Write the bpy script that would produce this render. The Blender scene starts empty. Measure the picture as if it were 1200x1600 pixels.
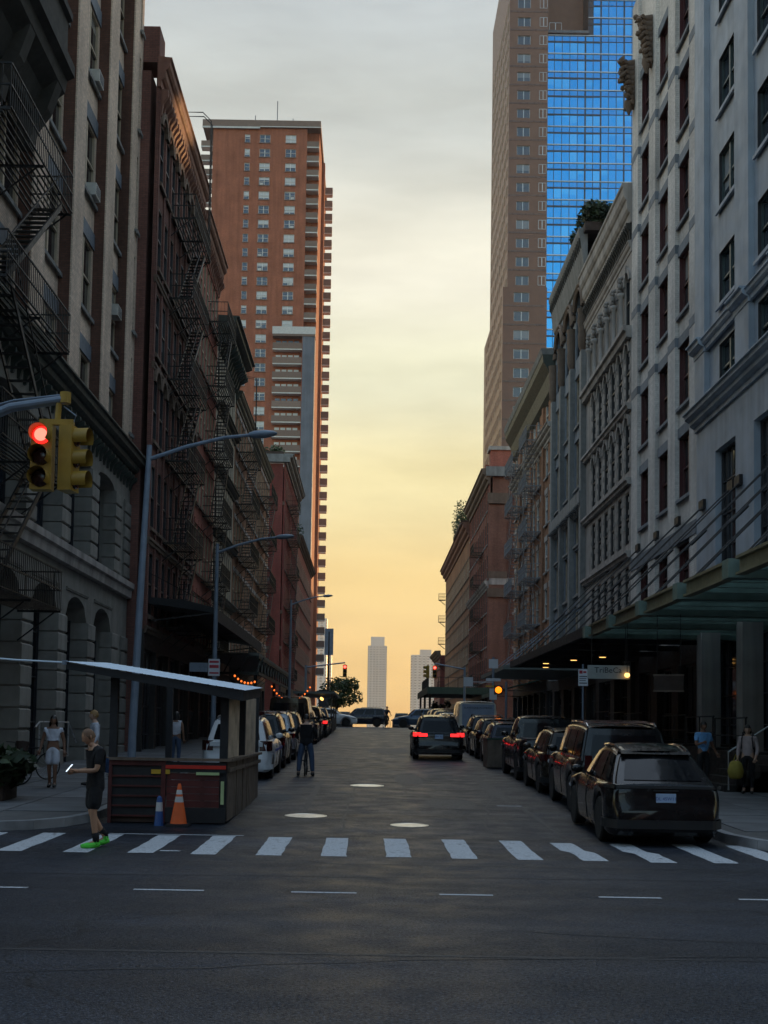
import bpy, bmesh, math, random
from mathutils import Vector, Matrix
random.seed(7)
R = math.radians
S = bpy.context.scene
COL = S.collection

# ---------------------------------------------------------------- camera
cd = bpy.data.cameras.new('camera'); cam = bpy.data.objects.new('camera', cd); COL.objects.link(cam)
S.camera = cam
cd.sensor_fit = 'HORIZONTAL'; cd.sensor_width = 36.0; cd.lens = 36.0 * 1900 / 1200
cd.shift_x = 23 / 1200; cd.shift_y = 218.5 / 1200
cd.clip_start = 0.1; cd.clip_end = 9000
_p, _r = R(3.6), R(0.95)
fw = Vector((0, math.cos(_p), math.sin(_p))); up = Vector((0, -math.sin(_p), math.cos(_p))); rt = Vector((1, 0, 0))
rt2 = math.cos(_r) * rt + math.sin(_r) * up; up2 = -math.sin(_r) * rt + math.cos(_r) * up
cam.matrix_world = Matrix(((rt2.x, up2.x, -fw.x, 0), (rt2.y, up2.y, -fw.y, 0), (rt2.z, up2.z, -fw.z, 1.87), (0, 0, 0, 1)))

# ---------------------------------------------------------------- sky, sun, exposure
SUN_EL, SUN_AZ = R(2.0), R(25)          # azimuth measured from +Y (down the street) towards +X
W = bpy.data.worlds.new('World'); S.world = W; W.use_nodes = True
nt = W.node_tree; N = nt.nodes; Lk = nt.links; N.clear()
out = N.new('ShaderNodeOutputWorld'); bg = N.new('ShaderNodeBackground'); Lk.new(bg.outputs[0], out.inputs[0])
sky = N.new('ShaderNodeTexSky'); sky.sky_type = 'NISHITA'; sky.sun_disc = False
sky.sun_elevation = SUN_EL; sky.sun_rotation = SUN_AZ; sky.air_density = 1.0; sky.dust_density = 1.2; sky.ozone_density = 1.6
tc = N.new('ShaderNodeTexCoord'); sep = N.new('ShaderNodeSeparateXYZ'); Lk.new(tc.outputs['Generated'], sep.inputs[0])
# thin cloud veil over the western (sunset) half of the sky, coloured by height above the horizon
ramp = N.new('ShaderNodeValToRGB'); cr = ramp.color_ramp; cr.interpolation = 'EASE'
stops = [(0.0, (.48, .28, .095)), (.035, (.485, .32, .12)), (.11, (.465, .345, .145)), (.20, (.51, .45, .25)), (.28, (.475, .47, .345)), (.36, (.53, .515, .43)),
         (.46, (.335, .352, .335)), (.54, (.33, .36, .37)), (.68, (.52, .60, .68)), (1.0, (.66, .80, 1.0))]
cr.elements[0].position = 0; cr.elements[0].color = stops[0][1] + (1,)
cr.elements[1].position = 1; cr.elements[1].color = stops[-1][1] + (1,)
for p_, c_ in stops[1:-1]:
    e = cr.elements.new(p_); e.color = c_ + (1,)
Lk.new(sep.outputs['Z'], ramp.inputs[0])
mp = N.new('ShaderNodeMapping'); mp.inputs['Scale'].default_value = (2.0, 2.0, 9.0); mp.inputs['Rotation'].default_value = (0, R(4), 0)
Lk.new(tc.outputs['Generated'], mp.inputs[0])
nz = N.new('ShaderNodeTexNoise'); nz.inputs['Scale'].default_value = 2.2; nz.inputs['Detail'].default_value = 5; nz.inputs['Roughness'].default_value = .55
Lk.new(mp.outputs[0], nz.inputs['Vector'])
nr = N.new('ShaderNodeMapRange'); nr.inputs['From Min'].default_value = .32; nr.inputs['From Max'].default_value = .68
nr.inputs['To Min'].default_value = .86; nr.inputs['To Max'].default_value = 1.11; Lk.new(nz.outputs['Fac'], nr.inputs['Value'])
vm = N.new('ShaderNodeVectorMath'); vm.operation = 'SCALE'; Lk.new(ramp.outputs[0], vm.inputs[0]); Lk.new(nr.outputs[0], vm.inputs['Scale'])
sc_ = N.new('ShaderNodeVectorMath'); sc_.operation = 'SCALE'; sc_.inputs['Scale'].default_value = SKYK = 0.5
Lk.new(sky.outputs[0], sc_.inputs[0])
mk = N.new('ShaderNodeMapRange'); mk.interpolation_type = 'SMOOTHSTEP'
mk.inputs['From Min'].default_value = -.35; mk.inputs['From Max'].default_value = .70
mk.inputs['To Min'].default_value = .10; mk.inputs['To Max'].default_value = 1.0
Lk.new(sep.outputs['Y'], mk.inputs['Value'])
mix = N.new('ShaderNodeMix'); mix.data_type = 'RGBA'
Lk.new(mk.outputs[0], mix.inputs['Factor']); Lk.new(sc_.outputs[0], mix.inputs['A']); Lk.new(vm.outputs[0], mix.inputs['B'])
Lk.new(mix.outputs['Result'], bg.inputs['Color']); bg.inputs['Strength'].default_value = 1.0

sd = bpy.data.lights.new('sun', 'SUN'); sd.energy = 3.2; sd.angle = R(0.6); sd.color = (1.0, .56, .24)
sun = bpy.data.objects.new('sun', sd); COL.objects.link(sun)
sdir = Vector((math.sin(SUN_AZ) * math.cos(SUN_EL), math.cos(SUN_AZ) * math.cos(SUN_EL), math.sin(SUN_EL)))
sun.rotation_euler = (-sdir).to_track_quat('-Z', 'Y').to_euler(); sun.location = sdir * 300
S.view_settings.view_transform = 'Standard'; S.view_settings.look = 'None'; S.view_settings.exposure = 0.85; S.view_settings.gamma = 1
S.render.engine = 'CYCLES'
S.cycles.use_denoising = True
S.cycles.max_bounces = 6; S.cycles.diffuse_bounces = 3; S.cycles.glossy_bounces = 3; S.cycles.transmission_bounces = 4; S.cycles.transparent_max_bounces = 6
S.cycles.sample_clamp_indirect = 4

# ---------------------------------------------------------------- materials
def _mat(name):
    m = bpy.data.materials.new(name); m.use_nodes = True
    n = m.node_tree.nodes; b = n['Principled BSDF']
    return m, n, m.node_tree.links, b
def _coord(n, l, flat=False):
    t = n.new('ShaderNodeTexCoord')
    if not flat: return t.outputs['Object']
    s = n.new('ShaderNodeSeparateXYZ'); l.new(t.outputs['Object'], s.inputs[0])
    a = n.new('ShaderNodeMath'); a.operation = 'ADD'; l.new(s.outputs['X'], a.inputs[0]); l.new(s.outputs['Y'], a.inputs[1])
    c = n.new('ShaderNodeCombineXYZ'); l.new(a.outputs[0], c.inputs['X']); l.new(s.outputs['Z'], c.inputs['Y'])
    return c.outputs[0]
def _noise(n, l, vec, scale, detail=4, stretch=None):
    if stretch:
        mpp = n.new('ShaderNodeMapping'); mpp.inputs['Scale'].default_value = stretch; l.new(vec, mpp.inputs[0]); vec = mpp.outputs[0]
    z = n.new('ShaderNodeTexNoise'); z.inputs['Scale'].default_value = scale; z.inputs['Detail'].default_value = detail
    l.new(vec, z.inputs['Vector']); return z.outputs['Fac']
def _range(n, l, v, a, b, lo, hi):
    m = n.new('ShaderNodeMapRange'); m.inputs['From Min'].default_value = a; m.inputs['From Max'].default_value = b
    m.inputs['To Min'].default_value = lo; m.inputs['To Max'].default_value = hi; l.new(v, m.inputs['Value']); return m.outputs[0]
def _mul(n, l, a, b):
    m = n.new('ShaderNodeMath'); m.operation = 'MULTIPLY'; l.new(a, m.inputs[0]); l.new(b, m.inputs[1]); return m.outputs[0]
def _scalecol(n, l, col, fac):
    v = n.new('ShaderNodeVectorMath'); v.operation = 'SCALE'
    if isinstance(col, tuple): v.inputs[0].default_value = col
    else: l.new(col, v.inputs[0])
    l.new(fac, v.inputs['Scale']); return v.outputs[0]
def _bump(n, l, b, h, strength, dist=.02):
    bp = n.new('ShaderNodeBump'); bp.inputs['Strength'].default_value = strength; bp.inputs['Distance'].default_value = dist
    l.new(h, bp.inputs['Height']); l.new(bp.outputs[0], b.inputs['Normal'])
def plain(name, col, rough=.6, metal=0, var=.15, scale=3.0, bump=.1, spec=.5, streak=0, coat=0, bscale=40, rnd=.12):
    m, n, l, b = _mat(name)
    v = _coord(n, l)
    f = _range(n, l, _noise(n, l, v, scale), .3, .7, 1 - var, 1 + var)
    if streak:
        f = _mul(n, l, f, _range(n, l, _noise(n, l, v, 1.0, 5, (2.2, 2.2, .16)), .35, .7, 1.0, 1 - streak))
    if rnd:
        oi = n.new('ShaderNodeObjectInfo'); f = _mul(n, l, f, _range(n, l, oi.outputs['Random'], 0, 1, 1 - rnd, 1 + rnd))
    l.new(_scalecol(n, l, col, f), b.inputs['Base Color'])
    rf = _range(n, l, _noise(n, l, v, scale * 2.3), .3, .7, max(.02, rough - .1), min(1, rough + .1)); l.new(rf, b.inputs['Roughness'])
    b.inputs['Metallic'].default_value = metal; b.inputs['Specular IOR Level'].default_value = spec
    if coat: b.inputs['Coat Weight'].default_value = coat; b.inputs['Coat Roughness'].default_value = .03
    if bump: _bump(n, l, b, _noise(n, l, v, bscale, 3), bump, .01)
    return m
def brick(name, c1, c2, mortar, bw=.22, rh=.075, var=.2, rough=.9):
    m, n, l, b = _mat(name)
    v = _coord(n, l, True)
    bt = n.new('ShaderNodeTexBrick'); bt.inputs['Scale'].default_value = 1; bt.inputs['Brick Width'].default_value = bw; bt.inputs['Row Height'].default_value = rh
    bt.inputs['Mortar Size'].default_value = .008; bt.inputs['Bias'].default_value = -.2
    bt.inputs['Color1'].default_value = c1 + (1,); bt.inputs['Color2'].default_value = c2 + (1,); bt.inputs['Mortar'].default_value = mortar + (1,)
    l.new(v, bt.inputs['Vector'])
    ob = _coord(n, l)
    f = _mul(n, l, _range(n, l, _noise(n, l, ob, .35, 6), .3, .7, 1 - var, 1 + var), _range(n, l, _noise(n, l, ob, 1.0, 5, (1.6, 1.6, .12)), .4, .75, 1.05, .72))
    f = _mul(n, l, f, _range(n, l, _noise(n, l, ob, 7, 3), .3, .7, .88, 1.12))
    l.new(_scalecol(n, l, bt.outputs['Color'], f), b.inputs['Base Color'])
    b.inputs['Roughness'].default_value = rough; b.inputs['Specular IOR Level'].default_value = .3
    _bump(n, l, b, bt.outputs['Fac'], -.5, .012)
    return m
def emit(name, col, strength):
    m, n, l, b = _mat(name)
    b.inputs['Base Color'].default_value = col + (1,); b.inputs['Emission Color'].default_value = col + (1,); b.inputs['Emission Strength'].default_value = strength
    return m
def glass(name, dark, light, frac, rough=.06, spec=.8, metal=0.0):
    """window pane: dark glass; some panes show a pale blind behind, some of it only part of the way down"""
    m, n, l, b = _mat(name)
    oi = n.new('ShaderNodeObjectInfo')
    gen = n.new('ShaderNodeTexCoord'); sp = n.new('ShaderNodeSeparateXYZ'); l.new(gen.outputs['Generated'], sp.inputs[0])
    # blind length: random per pane
    h = n.new('ShaderNodeMath'); h.operation = 'MULTIPLY_ADD'; h.inputs[1].default_value = 7.31; h.inputs[2].default_value = .17; l.new(oi.outputs['Random'], h.inputs[0])
    fr = n.new('ShaderNodeMath'); fr.operation = 'FRACT'; l.new(h.outputs[0], fr.inputs[0])
    g = n.new('ShaderNodeMath'); g.operation = 'GREATER_THAN'; l.new(sp.outputs['Z'], g.inputs[0]); l.new(fr.outputs[0], g.inputs[1])
    lt = n.new('ShaderNodeMath'); lt.operation = 'LESS_THAN'; lt.inputs[1].default_value = frac; l.new(oi.outputs['Random'], lt.inputs[0])
    mu = n.new('ShaderNodeMath'); mu.operation = 'MULTIPLY'; l.new(g.outputs[0], mu.inputs[0]); l.new(lt.outputs[0], mu.inputs[1])
    mx = n.new('ShaderNodeMix'); mx.data_type = 'RGBA'; mx.inputs['A'].default_value = dark + (1,); mx.inputs['B'].default_value = light + (1,)
    l.new(mu.outputs[0], mx.inputs['Factor']); l.new(mx.outputs['Result'], b.inputs['Base Color'])
    b.inputs['Roughness'].default_value = rough; b.inputs['Specular IOR Level'].default_value = spec; b.inputs['Metallic'].default_value = metal
    ob = _coord(n, l); _bump(n, l, b, _noise(n, l, ob, .8, 2), .06, .05)
    return m

M = {}
M['tan_brick'] = brick('tan_brick', (.78, .60, .46), (.62, .46, .35), (.52, .42, .34))
M['plum_brick'] = brick('plum_brick', (.22, .095, .075), (.16, .07, .058), (.10, .07, .06))
M['red_brick'] = brick('red_brick', (.38, .12, .08), (.29, .085, .06), (.20, .11, .09))
M['dark_red_brick'] = brick('dark_red_brick', (.27, .065, .05), (.21, .05, .042), (.10, .06, .05))
M['orange_brick'] = brick('orange_brick', (.33, .16, .085), (.26, .12, .065), (.22, .15, .11))
M['brown_brick'] = brick('brown_brick', (.24, .11, .075), (.18, .08, .058), (.14, .09, .075))
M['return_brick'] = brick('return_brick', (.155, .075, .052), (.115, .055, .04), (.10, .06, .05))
M['tower_brick'] = brick('tower_brick', (.44, .155, .085), (.36, .12, .07), (.30, .14, .10), .3, .1, .16)
M['cream_paint'] = plain('cream_paint', (.62, .55, .44), .55, streak=.3, rnd=.05)
M['limestone'] = plain('limestone', (.43, .39, .36), .85, streak=.45, scale=1.2, bump=.25, rnd=.07)
M['base_stone'] = plain('base_stone', (.27, .255, .225), .88, streak=.25, scale=2.0, bump=.35, rnd=.14)
M['dark_stone'] = plain('dark_stone', (.055, .05, .043), .9, streak=.3, bump=.4)
M['warm_stone'] = brick('warm_stone', (.66, .625, .59), (.57, .54, .51), (.50, .47, .44), .3, .09, .2)
M['blue_paint'] = plain('blue_paint', (.36, .41, .475), .6, streak=.25, scale=1.0, bump=.12, rnd=.03)
M['blue_stone'] = plain('blue_stone', (.19, .215, .25), .75, streak=.3)
M['grey_stone'] = plain('grey_stone', (.24, .24, .235), .8, streak=.35)
M['brown_stone'] = plain('brown_stone', (.16, .11, .08), .85, streak=.3)
M['green_iron'] = plain('green_iron', (.045, .06, .05), .55, streak=.3)
M['black_iron'] = plain('black_iron', (.018, .016, .016), .5, metal=.3, bump=0)
M['grey_iron'] = plain('grey_iron', (.20, .21, .23), .55, bump=0)
M['rust_cornice'] = plain('rust_cornice', (.22, .10, .07), .8, streak=.3)
M['granite'] = plain('granite', (.235, .135, .10), .5, var=.08, scale=.6, bump=0, spec=.3)
M['granite_band'] = plain('granite_band', (.13, .075, .058), .3, var=.08, scale=.6, bump=0)
M['concrete'] = plain('concrete', (.17, .185, .22), .8, streak=.2, scale=.4)
M['parapet'] = plain('parapet', (.25, .175, .14), .8, var=.08)
M['white_trim'] = plain('white_trim', (.72, .70, .66), .5, var=.08)
M['frame_white'] = plain('frame_white', (.62, .60, .56), .4, bump=0)
M['frame_tan'] = plain('frame_tan', (.45, .36, .26), .5, bump=0)
M['frame_dark'] = plain('frame_dark', (.03, .03, .035), .4, bump=0)
M['frame_maroon'] = plain('frame_maroon', (.075, .02, .022), .4, bump=0)
M['frame_teal'] = plain('frame_teal', (.05, .075, .08), .4, bump=0)
M['pane'] = glass('pane', (.012, .015, .02), (.30, .29, .27), .22)
M['pane_blue'] = glass('pane_blue', (.02, .03, .045), (.32, .34, .36), .35)
M['pane_tower'] = glass('pane_tower', (.05, .07, .12), (.62, .62, .60), .65, .1)
M['pane_office'] = glass('pane_office', (.05, .075, .11), (.18, .2, .22), .2, .1)
M['curtain_glass'] = glass('curtain_glass', (.05, .36, .74), (.09, .43, .78), .3, .04, .9, .92)
M['spandrel'] = glass('spandrel', (.05, .30, .64), (.06, .34, .66), .3, .1, .9, .9)
M['silver'] = plain('silver', (.55, .55, .55), .35, metal=.6, bump=0)
M['bronze'] = plain('bronze', (.045, .055, .075), .4, metal=.4, bump=0)
M['lit_window'] = emit('lit_window', (1.0, .50, .12), .65)
M['leaf'] = plain('leaf', (.045, .075, .02), .6, var=.5, scale=2.5, bump=0)
M['leaf_dark'] = plain('leaf_dark', (.025, .045, .015), .6, var=.5, scale=2.5, bump=0)
M['bark'] = plain('bark', (.06, .045, .03), .9)
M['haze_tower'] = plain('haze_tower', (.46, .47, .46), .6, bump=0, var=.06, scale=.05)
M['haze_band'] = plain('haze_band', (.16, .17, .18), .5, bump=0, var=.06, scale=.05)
M['black_awning'] = plain('black_awning', (.014, .014, .016), .7)
M['green_awning'] = plain('green_awning', (.02, .05, .035), .7)
M['canopy_green'] = plain('canopy_green', (.17, .24, .20), .6, streak=.3)
M['canopy_brass'] = plain('canopy_brass', (.20, .18, .11), .5, streak=.3)
M['canopy_glass'] = plain('canopy_glass', (.50, .62, .56), .6, var=.25, bump=0); M['canopy_glass'].node_tree.nodes['Principled BSDF'].inputs['Transmission Weight'].default_value = .75
M['deck_steel'] = plain('deck_steel', (.14, .16, .15), .6)
M['wood_dark'] = plain('wood_dark', (.05, .03, .022), .8, var=.35)
M['shop_dark'] = plain('shop_dark', (.02, .017, .016), .6)
M['shop_red'] = plain('shop_red', (.16, .02, .015), .6)

# ---------------------------------------------------------------- mesh helpers
class MB:
    def __init__(s): s.v = []; s.f = []
    def quad(s, *p):
        i = len(s.v); s.v += [tuple(q) for q in p]; s.f.append(tuple(range(i, i + len(p)))); return s
    def box(s, x0, x1, y0, y1, z0, z1):
        i = len(s.v)
        s.v += [(x0, y0, z0), (x1, y0, z0), (x1, y1, z0), (x0, y1, z0), (x0, y0, z1), (x1, y0, z1), (x1, y1, z1), (x0, y1, z1)]
        s.f += [tuple(i + k for k in q) for q in ((0, 3, 2, 1), (4, 5, 6, 7), (0, 1, 5, 4), (1, 2, 6, 5), (2, 3, 7, 6), (3, 0, 4, 7))]; return s
    def bar(s, a, b, w=.03, h=None):
        """square bar from a to b"""
        a = Vector(a); b = Vector(b); d = (b - a); h = h or w
        if d.length < 1e-6: return s
        d.normalize(); side = d.cross(Vector((0, 0, 1)))
        if side.length < 1e-4: side = Vector((1, 0, 0))
        side.normalize(); u = side.cross(d).normalized()
        i = len(s.v)
        for p in (a, b):
            for sx, sy in ((-1, -1), (1, -1), (1, 1), (-1, 1)):
                s.v.append(tuple(p + side * sx * w / 2 + u * sy * h / 2))
        s.f += [tuple(i + k for k in q) for q in ((0, 3, 2, 1), (4, 5, 6, 7), (0, 1, 5, 4), (1, 2, 6, 5), (2, 3, 7, 6), (3, 0, 4, 7))]; return s
    def tube(s, path, r, n=8, cap=True):
        path = [Vector(p) for p in path]; rs = r if isinstance(r, (list, tuple)) else [r] * len(path)
        rings = []
        for k, p in enumerate(path):
            d = (path[min(k + 1, len(path) - 1)] - path[max(k - 1, 0)])
            d = d.normalized() if d.length > 1e-9 else Vector((0, 0, 1))
            a = d.cross(Vector((0, 0, 1)) if abs(d.z) < .95 else Vector((1, 0, 0))).normalized(); b = d.cross(a)
            i = len(s.v)
            for q in range(n):
                t = 2 * math.pi * q / n; s.v.append(tuple(p + (a * math.cos(t) + b * math.sin(t)) * rs[k]))
            rings.append(i)
        for i, j in zip(rings, rings[1:]):
            for q in range(n): s.f.append((i + q, i + (q + 1) % n, j + (q + 1) % n, j + q))
        if cap:
            s.f.append(tuple(rings[0] + q for q in range(n))[::-1]); s.f.append(tuple(rings[-1] + q for q in range(n)))
        return s
    def lathe(s, prof, n=16, c=(0, 0, 0)):
        rings = []
        for r, z in prof:
            i = len(s.v)
            for q in range(n):
                t = 2 * math.pi * q / n; s.v.append((c[0] + r * math.cos(t), c[1] + r * math.sin(t), c[2] + z))
            rings.append(i)
        for i, j in zip(rings, rings[1:]):
            for q in range(n): s.f.append((i + q, i + (q + 1) % n, j + (q + 1) % n, j + q))
        s.f.append(tuple(rings[0] + q for q in range(n))[::-1]); s.f.append(tuple(rings[-1] + q for q in range(n)))
        return s
    def profile(s, prof, x0, x1):
        """closed (y,z) profile extruded along x"""
        n = len(prof); i = len(s.v)
        s.v += [(x0, y, z) for y, z in prof] + [(x1, y, z) for y, z in prof]
        for k in range(n): s.f.append((i + k, i + (k + 1) % n, i + n + (k + 1) % n, i + n + k))
        s.f.append(tuple(range(i, i + n))[::-1]); s.f.append(tuple(range(i + n, i + 2 * n))); return s
    def grid(s, pts):
        """pts[r][c] -> quads"""
        i = len(s.v); nr, nc = len(pts), len(pts[0])
        for r in pts: s.v += [tuple(p) for p in r]
        for r in range(nr - 1):
            for c in range(nc - 1):
                a = i + r * nc + c; s.f.append((a, a + 1, a + nc + 1, a + nc))
        return s
    def mesh(s, name, mat, smooth=False, fix=True):
        me = bpy.data.meshes.new(name); me.from_pydata(s.v, [], s.f)
        if fix:
            bm = bmesh.new(); bm.from_mesh(me)
            bmesh.ops.recalc_face_normals(bm, faces=bm.faces); bm.to_mesh(me); bm.free()
        if smooth:
            for p in me.polygons: p.use_smooth = True
        if mat is not None: me.materials.append(M[mat] if isinstance(mat, str) else mat)
        me.update(); return me
    def build(s, name, mat, parent=None, loc=(0, 0, 0), rz=0, smooth=False, fix=True, **kw):
        return put(name, s.mesh(name, mat, smooth, fix), parent, loc, rz, **kw)
def put(name, me, parent=None, loc=(0, 0, 0), rz=0, label=None, cat=None, group=None, kind=None, rot=None, scale=None):
    o = bpy.data.objects.new(name, me); COL.objects.link(o); o.location = loc
    o.rotation_euler = rot if rot else (0, 0, rz)
    if scale: o.scale = scale
    if parent: o.parent = parent
    return tag(o, label, cat, group, kind)
def tag(o, label=None, cat=None, group=None, kind=None):
    if label: o['label'] = label
    if cat: o['category'] = cat
    if group: o['group'] = group
    if kind: o['kind'] = kind
    return o
def empty(name, loc, rz=0, label=None, cat=None, group=None):
    return put(name, None, None, loc, rz, label, cat, group)
def root_L(name, label, X, Y0, cat='building'): return empty(name, (X, Y0, 0), R(90), label, cat)     # local x = Y-Y0, local -y faces the street
def root_R(name, label, X, Y1, cat='building'): return empty(name, (X, Y1, 0), R(-90), label, cat)    # local x = Y1-Y
def shade_auto(o, deg=35):
    for p in o.data.polygons: p.use_smooth = True
    try: o.data.set_sharp_from_angle(angle=R(deg))
    except Exception: pass
    return o
def gz(Y):
    t = Y - 16.0
    if t <= 0: return 0.0
    if t < 6: return .023 * t * t / 12
    if t < 89: return .023 * (t - 3)
    return .023 * 86 + (0 if t < 100 else -.02 * (t - 100) if t < 200 else -2.0)

def wall(parent, mat, L, z0, z1, holes, rev=.28, loc=(0, 0, 0), rz=0, name='wall', arch=(), x0=0):
    """facade panel in the local xz plane, holes = (xa,xb,za,zb); arch: indices of holes with a round or segmental head (index, rise)"""
    xs = sorted(set([x0, L] + [h for q in holes for h in q[:2]])); zs = sorted(set([z0, z1] + [h for q in holes for h in q[2:]]))
    b = MB()
    def inside(x, z): return any(a < x < c and d < z < e for a, c, d, e in holes)
    for i in range(len(xs) - 1):
        k = 0
        while k < len(zs) - 1:
            if inside((xs[i] + xs[i + 1]) / 2, (zs[k] + zs[k + 1]) / 2): k += 1; continue
            j = k
            while j + 1 < len(zs) - 1 and not inside((xs[i] + xs[i + 1]) / 2, (zs[j + 1] + zs[j + 2]) / 2): j += 1
            b.quad((xs[i], 0, zs[k]), (xs[i + 1], 0, zs[k]), (xs[i + 1], 0, zs[j + 1]), (xs[i], 0, zs[j + 1])); k = j + 1
    for a, c, d, e in holes:
        b.quad((a, 0, d), (a, 0, e), (a, rev, e), (a, rev, d)); b.quad((c, 0, d), (c, rev, d), (c, rev, e), (c, 0, e))
        b.quad((a, 0, e), (c, 0, e), (c, rev, e), (a, rev, e)); b.quad((a, 0, d), (a, rev, d), (c, rev, d), (c, 0, d))
    for a in (x0, L): b.quad((a, 0, z0), (a, rev, z0), (a, rev, z1), (a, 0, z1))
    b.quad((x0, 0, z1), (L, 0, z1), (L, rev, z1), (x0, rev, z1)); b.quad((x0, 0, z0), (L, 0, z0), (L, rev, z0), (x0, rev, z0))
    for k, rise in arch:
        a, c, d, e = holes[k]; n = 8; w = c - a; xm = (a + c) / 2
        pts = [(a + w * i / n, e - rise * (1 - math.sqrt(max(0, 1 - (2 * i / n - 1) ** 2)))) for i in range(n + 1)]
        for (xa, za), (xb, zb) in zip(pts, pts[1:]):
            if max(e - za, e - zb) < 1e-4: continue
            b.quad((xa, .003, za), (xb, .003, zb), (xb, .003, e), (xa, .003, e)); b.quad((xa, .003, za), (xa, rev - .01, za), (xb, rev - .01, zb), (xb, .003, zb))
    return b.build(name, mat, parent, loc, rz, fix=False)
def body(parent, mat, L, z0, z1, y0, y1, x0=0):
    return MB().box(x0, L, y0, y1, z0, z1).build('body', mat, parent)

_wc = {}
def window(parent, x, z, w, h, style='sash', fr='frame_dark', pane='pane', rev=.28, sill=None, lintel=None, y=0, rz=0, lint_h=.3, name='window', lining=None):
    key = (round(w, 2), round(h, 2), style, fr, pane, rev, sill, lintel, lint_h, lining)
    if key not in _wc:
        b = MB(); t = .07 if w > .8 else .05; d0, d1 = rev - .10, rev - .02; a = w / 2
        b.box(-a, -a + t, d0, d1, 0, h).box(a - t, a, d0, d1, 0, h).box(-a + t, a - t, d0, d1, 0, t).box(-a + t, a - t, d0, d1, h - t, h)
        if style in ('sash', 'sash2'): b.box(-a + t, a - t, d0 + .01, d1 - .01, h * .5 - .035, h * .5 + .035)
        if style in ('sash2', 'pair'): b.box(-.07, .07, d0 - .03, d1 - .002, t, h - t)
        if style.startswith('grid'):
            nx, nz_ = int(style[4]), int(style[5])
            for i in range(1, nx): b.box(-a + w * i / nx - .02, -a + w * i / nx + .02, d0 + .02, d1 - .01, t, h - t)
            for i in range(1, nz_): b.box(-a + t, a - t, d0 + .03, d1 - .012, h * i / nz_ - .02, h * i / nz_ + .02)
        fm = b.mesh(name, fr)
        pm = MB().quad((-a, rev - .015, 0), (a, rev - .015, 0), (a, rev - .015, h), (-a, rev - .015, h)).mesh('pane', pane, fix=False)
        sm = MB().profile([(-.14, -.16), (-.14, -.03), (-.09, .012), (max(rev - .1, 0), .03), (max(rev - .1, 0), -.06), (-.06, -.06), (-.06, -.16)], -a - .1, a + .1).mesh('sill', sill) if sill else None
        lm = MB().box(-a - .15, a + .15, -.05, .02, h + .004, h + lint_h).mesh('lintel', lintel) if lintel else None
        nm_ = MB().box(-a + .002, -a + .022, -.006, rev - .1, 0, h).box(a - .022, a - .002, -.006, rev - .1, 0, h).box(-a + .022, a - .022, -.006, rev - .1, h - .022, h - .002).mesh('lining', lining) if lining else None
        _wc[key] = (fm, pm, sm, lm, nm_)
    fm, pm, sm, lm, nm_ = _wc[key]
    o = put(name, fm, parent, (x, y, z), rz)
    put('pane', pm, o)
    if sm: put('sill', sm, o)
    if lm: put('lintel', lm, o)
    if nm_: put('lining', nm_, o)
    return o
def windows(parent, xs, rows, w, **kw):
    for x in xs:
        for z, h in rows: window(parent, x, z, w, h, **kw)
def holes_for(xs, rows, w): return [(x - w / 2, x + w / 2, z, z + h) for x in xs for z, h in rows]
def cornice(parent, mat, x0, x1, z, h, out, name='cornice', steps=3, loc=(0, 0, 0), rz=0):
    p = [(.05, z)]
    for i in range(steps):
        o0 = out * (i + .6) / steps; z0 = z + h * i / steps; p += [(-o0 + .02, z0 + (.03 if i else 0)), (-o0, z0 + h * .7 / steps), (-out * (i + 1) / steps, z0 + h * .8 / steps)]
    p += [(-out, z + h), (.05, z + h + .05)]
    return MB().profile(p, x0, x1).build(name, mat, parent, loc, rz)
def belt(parent, mat, x0, x1, z, h, out, name='belt_course'):
    return MB().profile([(.03, z), (-out * .6, z + .03), (-out * .7, z + h * .5), (-out, z + h * .6), (-out, z + h * .95), (.03, z + h)], x0, x1).build(name, mat, parent)
def brackets(parent, mat, x0, x1, n, z, h, out, w, name='brackets'):
    b = MB()
    for i in range(n):
        x = x0 + (x1 - x0) * (i + .5) / n
        i0 = len(b.v); pr = [(.02, z), (-out * .25, z + .05 * h), (-out * .45, z + .5 * h), (-out, z + .75 * h), (-out, z + h), (.02, z + h)]
        b.profile(pr, x - w / 2, x + w / 2)
    return b.build(name, mat, parent, kind='stuff')
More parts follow.
